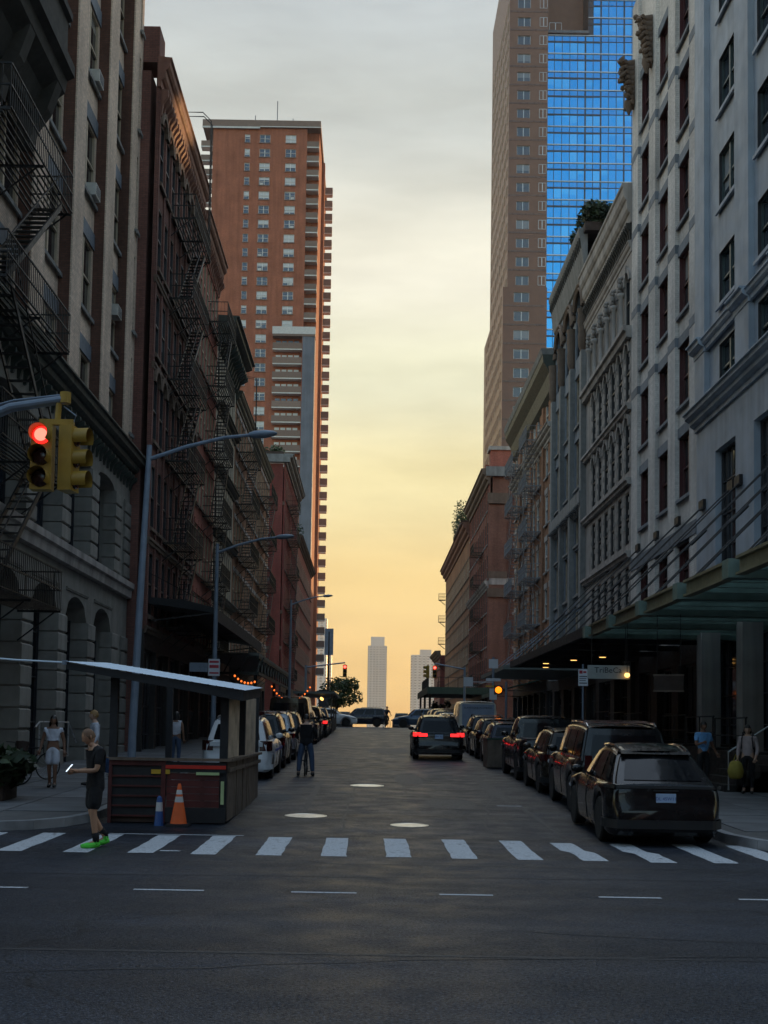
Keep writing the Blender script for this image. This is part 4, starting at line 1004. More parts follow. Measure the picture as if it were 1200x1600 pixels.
# --- big green steel canopy over the sidewalk on the right, hung from tie rods
def canopy_R(name, label, y0, y1, sec, green=True):
    o = empty(name, (12.3, y0, 0), 0, label, 'canopy'); zf = 5.0
    d = MB(); n = int((y1 - y0) / .3)
    for i in range(n):
        y = (y1 - y0) * i / n
        d.quad((-4.9, y, zf + .36), (-4.9, y + .15, zf + .42), (-.05, y + .15, zf + .62), (-.05, y, zf + .56)); d.quad((-4.9, y + .15, zf + .42), (-4.9, y + .3, zf + .36), (-.05, y + .3, zf + .56), (-.05, y + .15, zf + .62))
    d.build('deck', 'canopy_glass' if green else 'black_awning', o, fix=False)
    ys_ = [0]
    while ys_[-1] + sec < y1 - y0 - .5: ys_.append(ys_[-1] + sec)
    ys_.append(y1 - y0)
    for a, c in zip(ys_, ys_[1:]):
        # I-beam fascia of one section
        if green:
            pr = [(-5.12, zf), (-4.92, zf), (-4.92, zf + .05), (-5.0, zf + .06), (-5.0, zf + .31), (-4.92, zf + .32), (-4.92, zf + .38), (-5.12, zf + .38), (-5.12, zf + .32), (-5.04, zf + .31), (-5.04, zf + .06), (-5.12, zf + .05)]
            b = MB(); k = len(pr); b.v = [(x, a + .42, z) for x, z in pr] + [(x, c - .42, z) for x, z in pr]
            b.f = [(q, (q + 1) % k, k + (q + 1) % k, k + q) for q in range(k)] + [tuple(range(k))[::-1], tuple(range(k, 2 * k))]
            b.build('fascia_beam', 'canopy_brass', o)
        else: MB().box(-5.05, -4.95, a + .02, c - .02, zf + .1, zf + .42).build('fascia_beam', 'black_awning', o)
    for y in ys_:
        MB().box(-5.2, -.02, y - .22, y + .22, zf - .02, zf + .36).build('cross_beam', 'canopy_green' if green else 'black_awning', o) if green else MB().box(-4.94, -.02, y - .06, y + .06, zf + .12, zf + .34).build('cross_beam', 'black_awning', o)
    if green:
        for i in range(int((y1 - y0) / 1.0)): MB().box(-4.9, -.05, i * 1.0 + .44, i * 1.0 + .56, zf + .1, zf + .33).build('rib', 'canopy_green', o)
    for x in (-1.2, -2.5, -3.8): MB().box(x - .07, x + .07, 0, y1 - y0, zf + .36, zf + .47).build('purlin', 'canopy_green' if green else 'black_awning', o)
    for y in ys_:
        for dy in (-.2, .2):
            yy = min(max(y + dy, .1), y1 - y0 - .1)
            b = MB().tube([(-.02, yy, 10.3), (-4.85, yy, zf + .4)], .022, 6); b.tube([(-2.3, yy, 7.95), (-2.75, yy, 7.5)], .05, 6)
            r = b.build('tie_rod', 'black_iron', o)
        MB().box(-.12, .0, y - .3, y + .3, 10.15, 10.5).build('anchor_plate', 'black_iron', o)
    return o
canopy_R('steel_canopy', 'green steel sidewalk canopy with brass-coloured edge beams hung on tie rods', 20.2, 40.2, 4.0)
canopy_R('dark_canopy', 'flat black sidewalk canopy with downlights beyond the green steel one', 41.0, 62.5, 3.6, False)
for x, y, lab in ((9.9, 51.5, 'first'), (9.1, 54, 'second'), (8.3, 57, 'third'), (8.8, 60.5, 'fourth')):
    o = empty('downlight', (x, y, 5.05), 0, lab + ' glowing downlight under the flat black canopy, counting from the TriBeCa sign', 'lamp', 'downlights under the black canopy')
    MB().lathe([(.16, .0), (.17, .08), (.10, .12), (.1, .42)], 12).build('housing', 'black_iron', o); MB().lathe([(.14, -.015), (.14, -.003)], 12).build('bulb', 'light_warm', o)
o = empty('corner_canopy', (12.3, 124, 0), 0, 'black corner canopy with a railing on top at the red brick corner building', 'canopy')
MB().box(-6.3, 0, 0, 24, 5.7, 6.1).build('deck', 'black_awning', o); MB().box(-6.35, -6.25, -.05, 24, 5.5, 6.2).box(-6.24, 0, -.06, .04, 5.5, 6.2).build('fascia_beam', 'green_awning', o)
b = MB()
for i in range(16): b.bar((-6.2, i * 1.0, 6.1), (-6.2, i * 1.0, 7.2), .05)
for i in range(7): b.bar((-6.2 + i * 1.0, 0, 6.1), (-6.2 + i * 1.0, 0, 7.2), .05)
b.bar((-6.2, 0, 7.2), (-6.2, 15, 7.2), .06); b.bar((-6.2, 0, 7.2), (0, 0, 7.2), .06); b.build('railing', 'black_iron', o)
for y in (1, 12, 23): MB().tube([(-6.0, y, gz(124)), (-6.0, y, 5.7)], .12, 8).build('post', 'black_iron', o)
o = empty('green_awning', (12.3, 84, 0), 0, 'dark green shop awning on the orange-tan brick building', 'awning')
MB().profile([(0, 5.6), (-3.2, 4.7), (-3.2, 4.4), (-3.15, 4.4), (-3.15, 4.65), (0, 5.5)], 0, 14).build('cloth', 'green_awning', o, rz=R(-90), loc=(0, 14, 0))
MB().box(-3.1, -.0, .0, .05, 4.6, 4.66).box(-3.1, 0, 13.9, 13.95, 4.6, 4.66).build('frame', 'black_iron', o)
o = empty('thin_awning', (12.3, 66, 0), 0, 'thin grey metal awning plate on the arched grey building', 'awning')
MB().box(-5.0, 0, 0, 13, 5.2, 5.42).build('deck', 'deck_steel', o)
for y in (1, 6.5, 12): MB().tube([(-.02, y, 9.2), (-4.7, y, 5.45)], .03, 6).build('tie_rod', 'galv', o)
# --- left canopies
o = empty('black_canopy', (-8.8, 48.2, 0), 0, 'sagging black canopy over the shopfronts of the plum and red brick buildings', 'canopy')
MB().profile([(0, 6.95), (-1.4, 6.85), (-2.7, 6.55), (-2.7, 6.05), (-2.62, 6.05), (-2.62, 6.35), (0, 6.7)], 0, 20.5).build('cloth', 'black_awning', o, rz=R(90))
for y in (0.05, 10, 20.4): MB().bar((0, y, 6.0), (2.6, y, 6.35), .06).bar((0, y, 7.9), (2.6, y, 6.6), .03).build('frame', 'black_iron', o)
o = empty('trussed_canopy', (-8.8, 64.0, 0), 0, 'dark trussed canopy in front of the cream iron facade', 'canopy')
MB().box(0, 3.0, 0, 26, 5.6, 5.75).build('deck', 'deck_steel', o)
b = MB().box(2.9, 3.0, 0, 26, 4.6, 4.75).box(2.9, 3.0, 0, 26, 5.45, 5.58)
for i in range(13): b.bar((2.95, 2 * i, 4.7), (2.95, 2 * i + 1, 5.5), .07).bar((2.95, 2 * i + 1, 5.5), (2.95, 2 * i + 2, 4.7), .07)
for i in range(4): b.bar((0.3 + .85 * i, 0, 4.7), (.7 + .85 * i, 0, 5.5), .06)
b.box(0, 2.9, 0, .1, 4.6, 4.72); b.build('truss', 'green_iron', o)
for y in (.3, 13, 25.5): MB().tube([(2.8, y, gz(64 + y)), (2.8, y, 4.6)], .09, 8).build('post', 'black_iron', o)
# strings of orange lamps
for lab, x, y, z, n, dx, dz in (('short string of glowing orange lamps hanging under the trussed canopy', -6.4, 58, 4.3, 7, .9, -.25), ('long swag of glowing orange lamps farther under the trussed canopy', -5.9, 74, 4.35, 16, 2.3, 0)):
    o = empty('string_lights', (x, y, 0), 0, lab, 'lights', 'strings of orange lamps'); pts = []
    for i in range(n):
        t = i / (n - 1); pts.append((dx * t, .6 * t, z + dz * t - .9 * (1 - (2 * t - 1) ** 2) * (1 if n > 10 else .2)))
    MB().tube(pts, .012, 5).build('wire', 'black_iron', o)
    bm_ = MB().lathe([(.015, -.09), (.045, -.06), (.05, -.02), (.02, .02)], 8).mesh('lamp', 'light_orange')
    for p in pts: put('lamp', bm_, o, p)

# --- roadside dining shed on the left
z0 = gz(23.5)
D_ = empty('dining_shed', (-4.72, 22.35, gz(22.4)), 0, 'roadside dining shed with red panels and a pale sheet roof beside the crosswalk', 'shed')
wS, lS = 2.14, 6.4
MB().box(0, wS, 0, lS, .02, .12).build('floor', 'wood_dark', D_)
MB().box(.0, 1.0, -.02, .05, .12, 1.08).build('front_panel', 'shed_black', D_)
fr = MB().box(0, .06, -.06, .02, .0, 1.15).box(.96, 1.04, -.06, .02, 0, 1.15).box(.06, .96, -.055, .02, 1.05, 1.14)
for i in range(5): fr.box(.06, .96, -.05, .02, .12 + .18 * i, .15 + .18 * i)
fr.build('lattice', 'shed_red', D_)
for i in range(5): MB().box(1.06, wS - .12, -.04, .04, .3 + .125 * i, .415 + .125 * i).build('plank', 'shed_red', D_)
MB().box(1.04, wS, -.05, .06, .02, .29).build('skirting', 'shed_black', D_)
MB().box(1.04, wS, -.06, .06, .93, 1.12).build('top_board', 'shed_black', D_)
MB().box(1.04, wS + .0, -.075, -.06, 1.0, 1.065).build('red_strip', 'strip_red', D_)
MB().box(1.6, 2.02, -.075, -.06, .89, .94).build('reflector', 'strip_lime', D_); MB().box(2.05, 2.11, -.05, -.04, .36, .78).build('reflector', 'strip_lime', D_)
MB().box(1.04, 1.12, -.08, -.06, .9, .98).box(.78, .95, -.075, -.056, .9, .98).build('reflector', 'strip_yellow', D_)
MB().box(-.04, wS + .08, -.1, .12, 1.14, 1.19).build('sill_board', 'wood_weathered', D_)
MB().box(wS - .08, wS + .1, .12, lS, 1.14, 1.19).build('sill_board', 'wood_weathered', D_)
MB().box(wS - .1, wS, .06, lS, .02, .25).build('skirting', 'shed_black', D_)
for i in range(21): MB().box(wS - .04, wS + .02 + random.uniform(-.01, .012), .07 + .3 * i, .355 + .3 * i, .05, 1.12).build('plank', 'wood_weathered', D_)
MB().box(wS + .03, wS + .07, .05, lS, .95, 1.02).build('rail', 'wood_weathered', D_)
for x, y in ((wS - .06, .06), (wS - .06, lS - .1), (.05, .06), (.05, lS - .1), (wS - .06, lS / 2)):
    h = 2.98 - .52 * (x + .55) / 3.4
    MB().box(x - .07, x + .07, y - .07, y + .07, .1, h - .1).build('post', 'shed_black', D_)
# mono-pitch roof falling to the street, ribbed pale sheet on a dark fascia
def rz_(x, y): return 2.90 - .145 * (x + .55) + .046 * y
b = MB(); n = 22; m_ = 4
for k in range(n):
    x = -.78 + 3.28 * k / n; xb = -.78 + 3.28 * (k + 1) / n; xm = (x + xb) / 2
    b.grid([[(xx, y, rz_(xx, y) + h) for xx, h in ((x, 0), (xm - .02, 0), (xm, .006), (xm + .02, 0), (xb, 0))] for y in (-.45, .8, 2.0, 3.2)])
b.build('roof_sheet', 'roof_sheet', D_, fix=False)
b = MB()
b.quad((-.74, -.42, rz_(-.74, -.42) - .02), (2.46, -.42, rz_(2.46, -.42) - .02), (2.46, -.42, rz_(2.46, -.42) - .2), (-.74, -.42, rz_(-.74, -.42) - .13))
b.quad((2.46, -.42, rz_(2.46, -.42) - .02), (2.46, 3.1, rz_(2.46, 3.1) - .02), (2.46, 3.1, rz_(2.46, 3.1) - .2), (2.46, -.42, rz_(2.46, -.42) - .2))
b.quad((-.74, -.42, rz_(-.74, -.42) - .14), (2.46, -.42, rz_(2.46, -.42) - .14), (2.46, 3.1, rz_(2.46, 3.1) - .14), (-.74, 3.1, rz_(-.74, 3.1) - .14))
b.build('fascia', 'shed_black', D_, fix=False)
for a, c in ((.35, 2.0), (3.2, 5.6)):
    g = MB(); k = 16
    g.grid([[(wS - .02 + .05 * math.sin(i * 1.9), a + (c - a) * i / k, z) for z in (1.2, 1.8, 2.42)] for i in range(k + 1)])
    shade_auto(g.build('curtain', 'curtain', D_, fix=False), 80)
for x in (.7, 1.5):
    t = MB().box(x - .3, x + .3, 1.2, 1.9, .82, .86).tube([(x, 1.55, .12), (x, 1.55, .82)], .04, 8).build('table', 'wood_dark', D_)
tw = empty('guy_wire', (-5.5, 21.95, gz(22) + 2.9), 0, 'thin taut wire running from the shed roof past the planter', 'wire')
MB().tube([(0, 0, 0), (-.9, -.05, .03), (-2.4, -.1, .13)], .018, 6).build('cable', 'roof_sheet', tw); MB().lathe([(.05, -.04), (.05, .04)], 8, (0, 0, 0)).build('clamp', 'galv', tw)
wp = empty('wire_post', (-7.95, 21.85, .15), 0, 'dark post on the sidewalk holding the thin wire', 'post')
MB().tube([(0, 0, 0), (0, 0, 3.0)], .05, 8).build('shaft', 'black_iron', wp); MB().lathe([(.16, 0), (.16, .03), (.07, .06)], 12).build('base', 'black_iron', wp)
# second shed farther up the left kerb
s2 = empty('dining_shed', (-4.9, 84, gz(84)), 0, 'flat-roofed dark dining shed at the end of the left row of parked cars', 'shed')
MB().box(-.3, 2.6, -.4, 12, 2.7, 2.85).build('roof', 'deck_steel', s2); MB().box(0, 2.4, 0, .1, .1, 1.1).box(2.3, 2.4, .1, 11.6, .1, 1.1).build('panel', 'shed_black', s2)
for x, y in ((.05, .1), (2.35, .1), (2.35, 6), (2.35, 11.5), (.05, 11.5)): MB().box(x - .06, x + .06, y - .06, y + .06, 0, 2.7).build('post', 'wood_weathered', s2)
lm = MB().lathe([(.05, -.1), (.1, 0), (.05, .1)], 8).mesh('lamp', 'light_warm')
for y in (1, 3): put('lamp', lm, s2, (1.6, y, 2.4))

# --- cones
c = empty('traffic_cone', (-3.36, 21.9, gz(21.9)), 0, 'scuffed orange traffic cone with grey bands in front of the dining shed', 'cone')
MB().box(-.2, .2, -.2, .2, 0, .05).build('base', 'shed_black', c)
shade_auto(MB().lathe([(.15, .05), (.082, .43)], 20).build('cone_body', 'cone_orange', c)); shade_auto(MB().lathe([(.082, .43), (.065, .53)], 20).build('band', 'cone_band', c)); shade_auto(MB().lathe([(.065, .53), (.058, .57)], 20).build('ring', 'cone_orange', c))
shade_auto(MB().lathe([(.058, .57), (.045, .65)], 20).build('band', 'cone_band', c)); shade_auto(MB().lathe([(.045, .65), (.03, .74), (.02, .76)], 20).build('tip', 'cone_orange', c))
c = empty('blue_cone', (-3.72, 21.95, gz(21.9)), 0, 'small blue and white post cone left of the orange cone', 'cone')
MB().lathe([(.085, 0), (.085, .03), (.065, .26)], 14).build('cone_body', 'cone_blue', c); MB().lathe([(.065, .26), (.055, .42)], 14).build('band', 'cone_band', c); MB().lathe([(.055, .42), (.045, .5), (.02, .53)], 14).build('tip', 'cone_blue', c)

# --- traffic signals
def signal_head(parent, x, y, z, rz, lit=None, cap=True):
    """three-lens head, front faces local -y; z = bottom"""
    h = empty_child('signal_head', parent, (x, y, z), rz)
    bx = MB().box(-.17, .17, -.1, .12, 0, 1.06); bx.box(-.05, .05, -.02, .06, 1.06, 1.12)
    o = bx.build('signal_head', 'signal_yellow', parent, (x, y, z), rz)
    for k in range(3):
        zc_ = .18 + .35 * k
        v = MB(); n = 16
        outer = [(.155 * math.cos(t), .155 * math.sin(t)) for t in [math.pi * (-.22 + 1.44 * i / n) for i in range(n + 1)]]
        v.grid([[(a, yy, b_) for a, b_ in outer] for yy in (-.1, -.34)]); v.grid([[(a * .96, yy, b_ * .96) for a, b_ in outer] for yy in (-.34, -.1)])
        shade_auto(v.build('visor', 'signal_yellow', o, (0, 0, zc_), fix=False))
        mat = 'lens_dark'
        if lit == k: mat = 'signal_red'
        l_ = MB(); l_.lathe([(.145, 0), (.13, .03), (.08, .05), (.01, .055)], 20)
        me = l_.mesh('lens', mat, True); put('lens', me, o, (0, -.105, zc_), rot=(R(90), 0, 0))
        if lit == k:
            me = MB().lathe([(.105, .045), (.09, .06), (.01, .068)], 18).mesh('lens_core', 'signal_core', True); put('lens_core', me, o, (0, -.105, zc_), rot=(R(90), 0, 0))
    return o
def empty_child(*a): return None
sg = empty('traffic_signal', (-7.6, 19.5, .0), 0, 'yellow traffic signal showing red on a blue-grey mast arm above the crosswalk', 'traffic signal')
MB().tube([(0, 0, 0), (0, 0, 3.2), (0, 0, 6.3)], [.13, .11, .09], 12).build('pole', 'galv', sg)
MB().tube([(0, 0, 6.15), (.9, 0, 6.62), (1.7, 0, 6.98), (2.6, -.05, 7.12)], [.09, .085, .08, .07], 12, True).build('mast_arm', 'galv', sg)
MB().tube([(0, 0, 6.35), (.9, 0, 6.85), (1.75, 0, 7.1), (2.55, -.05, 7.19)], .018, 6).build('guy_rod', 'galv', sg)
MB().lathe([(.09, -.09), (.09, .09)], 12, (2.6, -.05, 7.14)).tube([(2.5, -.05, 7.05), (2.48, -.05, 6.72)], .05, 8).box(2.2, 2.75, -.1, 0, 6.69, 6.78).build('hanger', 'signal_yellow', sg)
MB().tube([(2.58, -.05, 7.0), (2.78, -.05, 6.85), (2.75, -.05, 6.75), (2.55, -.05, 6.72)], .012, 5).build('cable', 'galv', sg)
signal_head(sg, 2.26, -.05, 5.62, 0, 2); signal_head(sg, 2.68, .02, 5.62, R(80), None)
def far_signal(label, x, y, z, armx, both):
    o = empty('traffic_signal', (armx, y, gz(y) + .15), 0, label, 'traffic signal', 'traffic signals at the side street'); b_ = gz(y) + .15
    MB().tube([(0, 0, 0), (0, 0, z + 1.0 - b_)], .1, 8).build('pole', 'galv', o)
    MB().tube([(0, 0, z + .8 - b_), (x - armx, 0, z + 1.25 - b_)], .06, 8).build('mast_arm', 'galv', o)
    signal_head(o, x - armx, -.05, z - b_, 0, 2)
    if both: signal_head(o, x - armx + (-.6), 0, z - b_, R(-80), None)
    return o
far_signal('traffic signal showing red on the far left corner of the side street', -2.06, 104, 6.2, -5.4, False)
far_signal('traffic signal showing red on the far right corner, paired with a side-facing head', 5.62, 104, 6.25, 8.2, True)
o = empty('walk_signal', (6.9, 61, gz(61) + .15), 0, 'amber pedestrian signal glowing on a pole beside the white van', 'pedestrian signal')
MB().tube([(0, 0, 0), (0, 0, 3.2)], .06, 8).build('pole', 'galv', o); MB().box(-.6, -.2, -.12, .12, 2.55, 3.0).build('housing', 'black_iron', o)
put('lens', MB().lathe([(.17, 0), (.12, .04), (.02, .05)], 16).mesh('lens', 'signal_amber', True), o, (-.4, -.13, 2.78), rot=(R(90), 0, 0))

# --- street lamps
def street_lamp(label, x, y, h, reach, lean=0.0):
    b0 = gz(y) + .15
    o = empty('street_lamp', (x, y, b0), 0, label, 'street lamp', 'street lamps along the left kerb')
    MB().tube([(0, 0, 0), (0, 0, 1.2), (lean * .5, 0, h * .6), (lean, 0, h)], [.11, .10, .085, .065], 12).build('pole', 'galv', o)
    MB().lathe([(.2, 0), (.2, .25), (.13, .35)], 10).build('base', 'galv', o)
    MB().tube([(lean, 0, h - .35), (lean + reach * .3, 0, h - .02), (lean + reach * .6, 0, h + .22), (lean + reach * .82, 0, h + .3)], [.055, .05, .045, .04], 8).build('arm', 'galv', o)
    me = MB(); prof = []
    for t, w, hh in ((0, .06, .05), (.12, .11, .09), (.4, .16, .1), (.62, .13, .06), (.7, .04, .02)):
        prof.append([(t, w * math.cos(a), hh * math.sin(a)) for a in [2 * math.pi * i / 10 for i in range(11)]])
    me.grid(prof); put('lamp_head', me.mesh('lamp_head', 'galv', True), o, (lean + reach * .8, 0, h + .3), rot=(0, R(-4), 0))
    return o
l1 = street_lamp('tall blue-grey street lamp rising behind the dining shed', -5.72, 29.6, 8.35, 3.05, .22)
l2 = street_lamp('street lamp with parking signs on its pole, up the street from the shed', -5.98, 47, 8.15, 2.85, 0)
l3 = street_lamp('distant street lamp near the end of the left row of parked cars', -5.6, 86, 9.2, 2.8, 0)
MB().box(-.22, .22, -.12, -.1, 3.0, 3.65).build('parking_sign', 'sign_white', l2)
MB().box(-.18, .18, -.125, -.121, 3.3, 3.42).box(-.18, .18, -.125, -.121, 3.08, 3.14).box(-.18, .18, -.125, -.121, 3.5, 3.58).build('sign_print', 'ink_red', l2)
MB().box(-.95, -.25, -.1, -.08, 3.15, 3.5).build('street_sign', 'galv', l2)
# --- right-hand signs
ps = empty('parking_sign', (6.7, 38, gz(38) + .15), 0, 'white parking regulation sign on a thin pole by the black canopy', 'sign')
MB().tube([(0, 0.03, 0), (0, 0.03, 3.4)], .03, 8).build('post', 'galv', ps)
MB().box(-.15, .15, -.01, .01, 2.72, 3.24).build('plate', 'sign_white', ps)
MB().box(-.12, -.02, -.014, -.011, 3.1, 3.2).box(.0, .1, -.014, -.011, 3.12, 3.18).build('symbol', 'ink_red', ps)
MB().box(-.12, .12, -.014, -.011, 3.0, 3.03).box(-.12, .1, -.014, -.011, 2.94, 2.96).box(-.12, .08, -.014, -.011, 2.88, 2.9).box(-.12, .12, -.014, -.011, 2.79, 2.82).build('print', 'ink', ps)
ts = empty('hanging_sign', (7.1, 36, 3.45), 0, 'pale TriBeCa sign board hanging beneath the green steel canopy', 'sign')
MB().box(-.62, .62, -.03, .03, 0, .40).build('board', 'sign_dim', ts); lettering('TriBeCa', ts, (-.02, -.034, .25), .24, 'ink');
for x in (-.5, .5): MB().tube([(x, 0, .4), (x, 0, 1.7)], .012, 6).build('chain', 'black_iron', ts)
sl_ = empty('sign_lamp', (7.62, 35.85, 3.56), 0, 'glowing warm lamp in front of the TriBeCa sign board', 'lamp')
shade_auto(MB().lathe([(.01, -.07), (.06, -.05), (.085, 0), (.06, .06), (.01, .07)], 12).build('bulb', 'light_warm', sl_)); MB().tube([(0, 0, .07), (0, 0, 1.55)], .01, 6).build('cord', 'black_iron', sl_)
ds = empty('hanging_sign', (7.9, 32, 3.0), R(-20), 'dim brown sign board hanging under the green steel canopy nearer the corner', 'sign')
MB().box(-.38, .38, -.03, .03, 0, .38).build('board', 'wood_dark', ds); MB().box(-.40, .40, -.04, .04, .38, .42).box(-.40, .40, -.04, .04, -.04, 0).build('frame', 'wood_weathered', ds)
for x in (-.3, .3): MB().tube([(x, 0, .42), (x, 0, 2.0)], .012, 6).build('chain', 'black_iron', ds)
# pole with stacked signs farther up on the right, and a far pole on the left
o = empty('sign_pole', (6.75, 66, gz(66) + .15), 0, 'blue-grey pole with stacked white signs on the right sidewalk beside the van', 'sign')
MB().tube([(0, 0, 0), (0, 0, 4.6)], .07, 8).build('pole', 'galv', o)
for z, w, h in ((4.0, .5, .5), (3.3, .8, .16), (2.3, .4, .6)): MB().box(-w / 2, w / 2, -.1, -.08, z, z + h).build('plate', 'sign_white', o)
MB().box(-.42, .42, -.11, -.07, 3.0, 3.06).build('bar', 'strip_yellow', o)
MB().box(-1.6, -1.1, -.1, -.08, 3.0, 3.5).bar((-1.35, -.05, 3.25), (0, -.05, 3.25), .04).build('plate', 'sign_white', o)
o = empty('warning_sign', (-3.95, 118.5, gz(118)), 0, 'dark upright sign on a tall pole beyond the side street', 'sign')
MB().tube([(0, 0, 0), (0, 0, 9.3)], .09, 8).build('pole', 'black_iron', o); MB().box(-.42, .42, -.06, .06, 7.0, 9.6).build('plate', 'galv', o); MB().box(-.9, .1, -.06, .06, 1.9, 3.6).build('plate', 'ink', o)
# --- loading dock and railings on the right
dk = empty('loading_dock', (12.25, 24, 0), 0, 'raised dark loading dock with pipe railings along the right-hand facades', 'loading dock')
for i in range(10): MB().box(-1.9, 0, 3.2 * i + .02, 3.2 * i + 3.18, 0, gz(24 + 3.2 * i) + 1.05).build('platform', 'shop_dark', dk)
for i in range(10):
    g0 = gz(24 + 3.2 * i); b = MB()
    for y in (.1, 1.6, 3.1): b.tube([(-1.8, 3.2 * i + y, g0 + 1.05), (-1.8, 3.2 * i + y, g0 + 2.0)], .025, 6)
    for z in (1.5, 2.0): b.tube([(-1.8, 3.2 * i, g0 + z), (-1.8, 3.2 * i + 3.2, g0 + z)], .025, 6)
    if i not in (2, 6): b.build('railing', 'black_iron', dk)
for k in range(5):
    MB().box(-3.3 + .3 * k, -1.91, 6.6, 9.4, 0, gz(32) + .3 + .17 * k).build('step', 'shop_dark', dk)
MB().tube([(-3.2, 6.6, gz(31) + .2), (-3.2, 6.6, gz(31) + 1.15), (-1.9, 6.6, gz(31) + 2.0), (-1.9, 6.6, gz(31) + 1.05)], .025, 6).build('handrail', 'silver', dk)
colb = MB().box(-.3, .3, -.3, .3, 0, 5.2)
for i, y in enumerate((26.2, 31.0, 35.4, 39.7)):
    o = colb.build('dock_column', 'limestone', None, (11.1, y, 0.4), label=('square stone pier under the green steel canopy, %s along the loading dock' % ('first', 'second', 'third', 'fourth')[i]), cat='column', group='stone piers on the loading dock')
# --- wooden planter box standing in the parking lane on the right
pb = empty('planter_crate', (4.85, 42.6, gz(42.6)), 0, 'brown plank planter box with a green rim between the pickup and the parked cars', 'planter')
for i in range(6): MB().box(-.65 + .215 * i, -.44 + .215 * i, -.02, .03, .04, 1.0).build('plank', 'wood_weathered', pb)
for i in range(7): MB().box(-.67, -.62, .03 + .215 * i, .24 + .215 * i, .04, 1.0).build('plank', 'wood_weathered', pb)
MB().box(-.6, .62, .04, 1.5, .04, .92).build('soil_box', 'shop_dark', pb); MB().box(-.7, .67, -.05, .02, 1.0, 1.06).box(-.7, -.6, .021, 1.55, 1.0, 1.06).build('rim', 'green_awning', pb)
# ================================================================ VEHICLES
def paint(name, col, rough=.22, metal=.0, spec=.5): return plain(name, col, rough, metal=metal, var=.04, scale=2, bump=0, coat=.32, spec=.3, rnd=0)
M['paint_black'] = paint('paint_black', (.006, .006, .007)); M['paint_navy'] = paint('paint_navy', (.008, .012, .028)); M['paint_grey'] = paint('paint_grey', (.06, .065, .07), metal=.3)
M['paint_silver'] = paint('paint_silver', (.34, .35, .37), metal=.4); M['paint_white'] = paint('paint_white', (.68, .69, .70)); M['paint_brown'] = paint('paint_brown', (.025, .018, .012)); M['paint_slate'] = paint('paint_slate', (.05, .08, .13), metal=.3)
M['car_glass'] = plain('car_glass', (.005, .006, .008), .05, var=.02, bump=0, spec=.25, rnd=0)
M['tyre'] = plain('tyre', (.012, .012, .012), .85); M['rim'] = plain('rim', (.12, .12, .125), .35, metal=.8, bump=0); M['trim'] = plain('trim', (.012, .012, .013), .55, bump=0)
M['chrome'] = plain('chrome', (.6, .6, .62), .15, metal=1, bump=0)
M['tail_off'] = plain('tail_off', (.045, .003, .003), .2, bump=0); M['tail_on'] = emit('tail_on', (1.0, .02, .02), 1.3)
M['head_off'] = plain('head_off', (.4, .42, .44), .12, bump=0); M['plate_blue'] = plain('plate_blue', (.42, .55, .75), .5, bump=0); M['police_blue'] = plain('police_blue', (.02, .06, .28), .5, bump=0); M['tail_dot'] = emit('tail_dot', (1.0, .45, .2), 2.0)
M['van_cream'] = paint('van_cream', (.60, .58, .50)); M['door_blue'] = plain('door_blue', (.22, .27, .36), .4, bump=0)

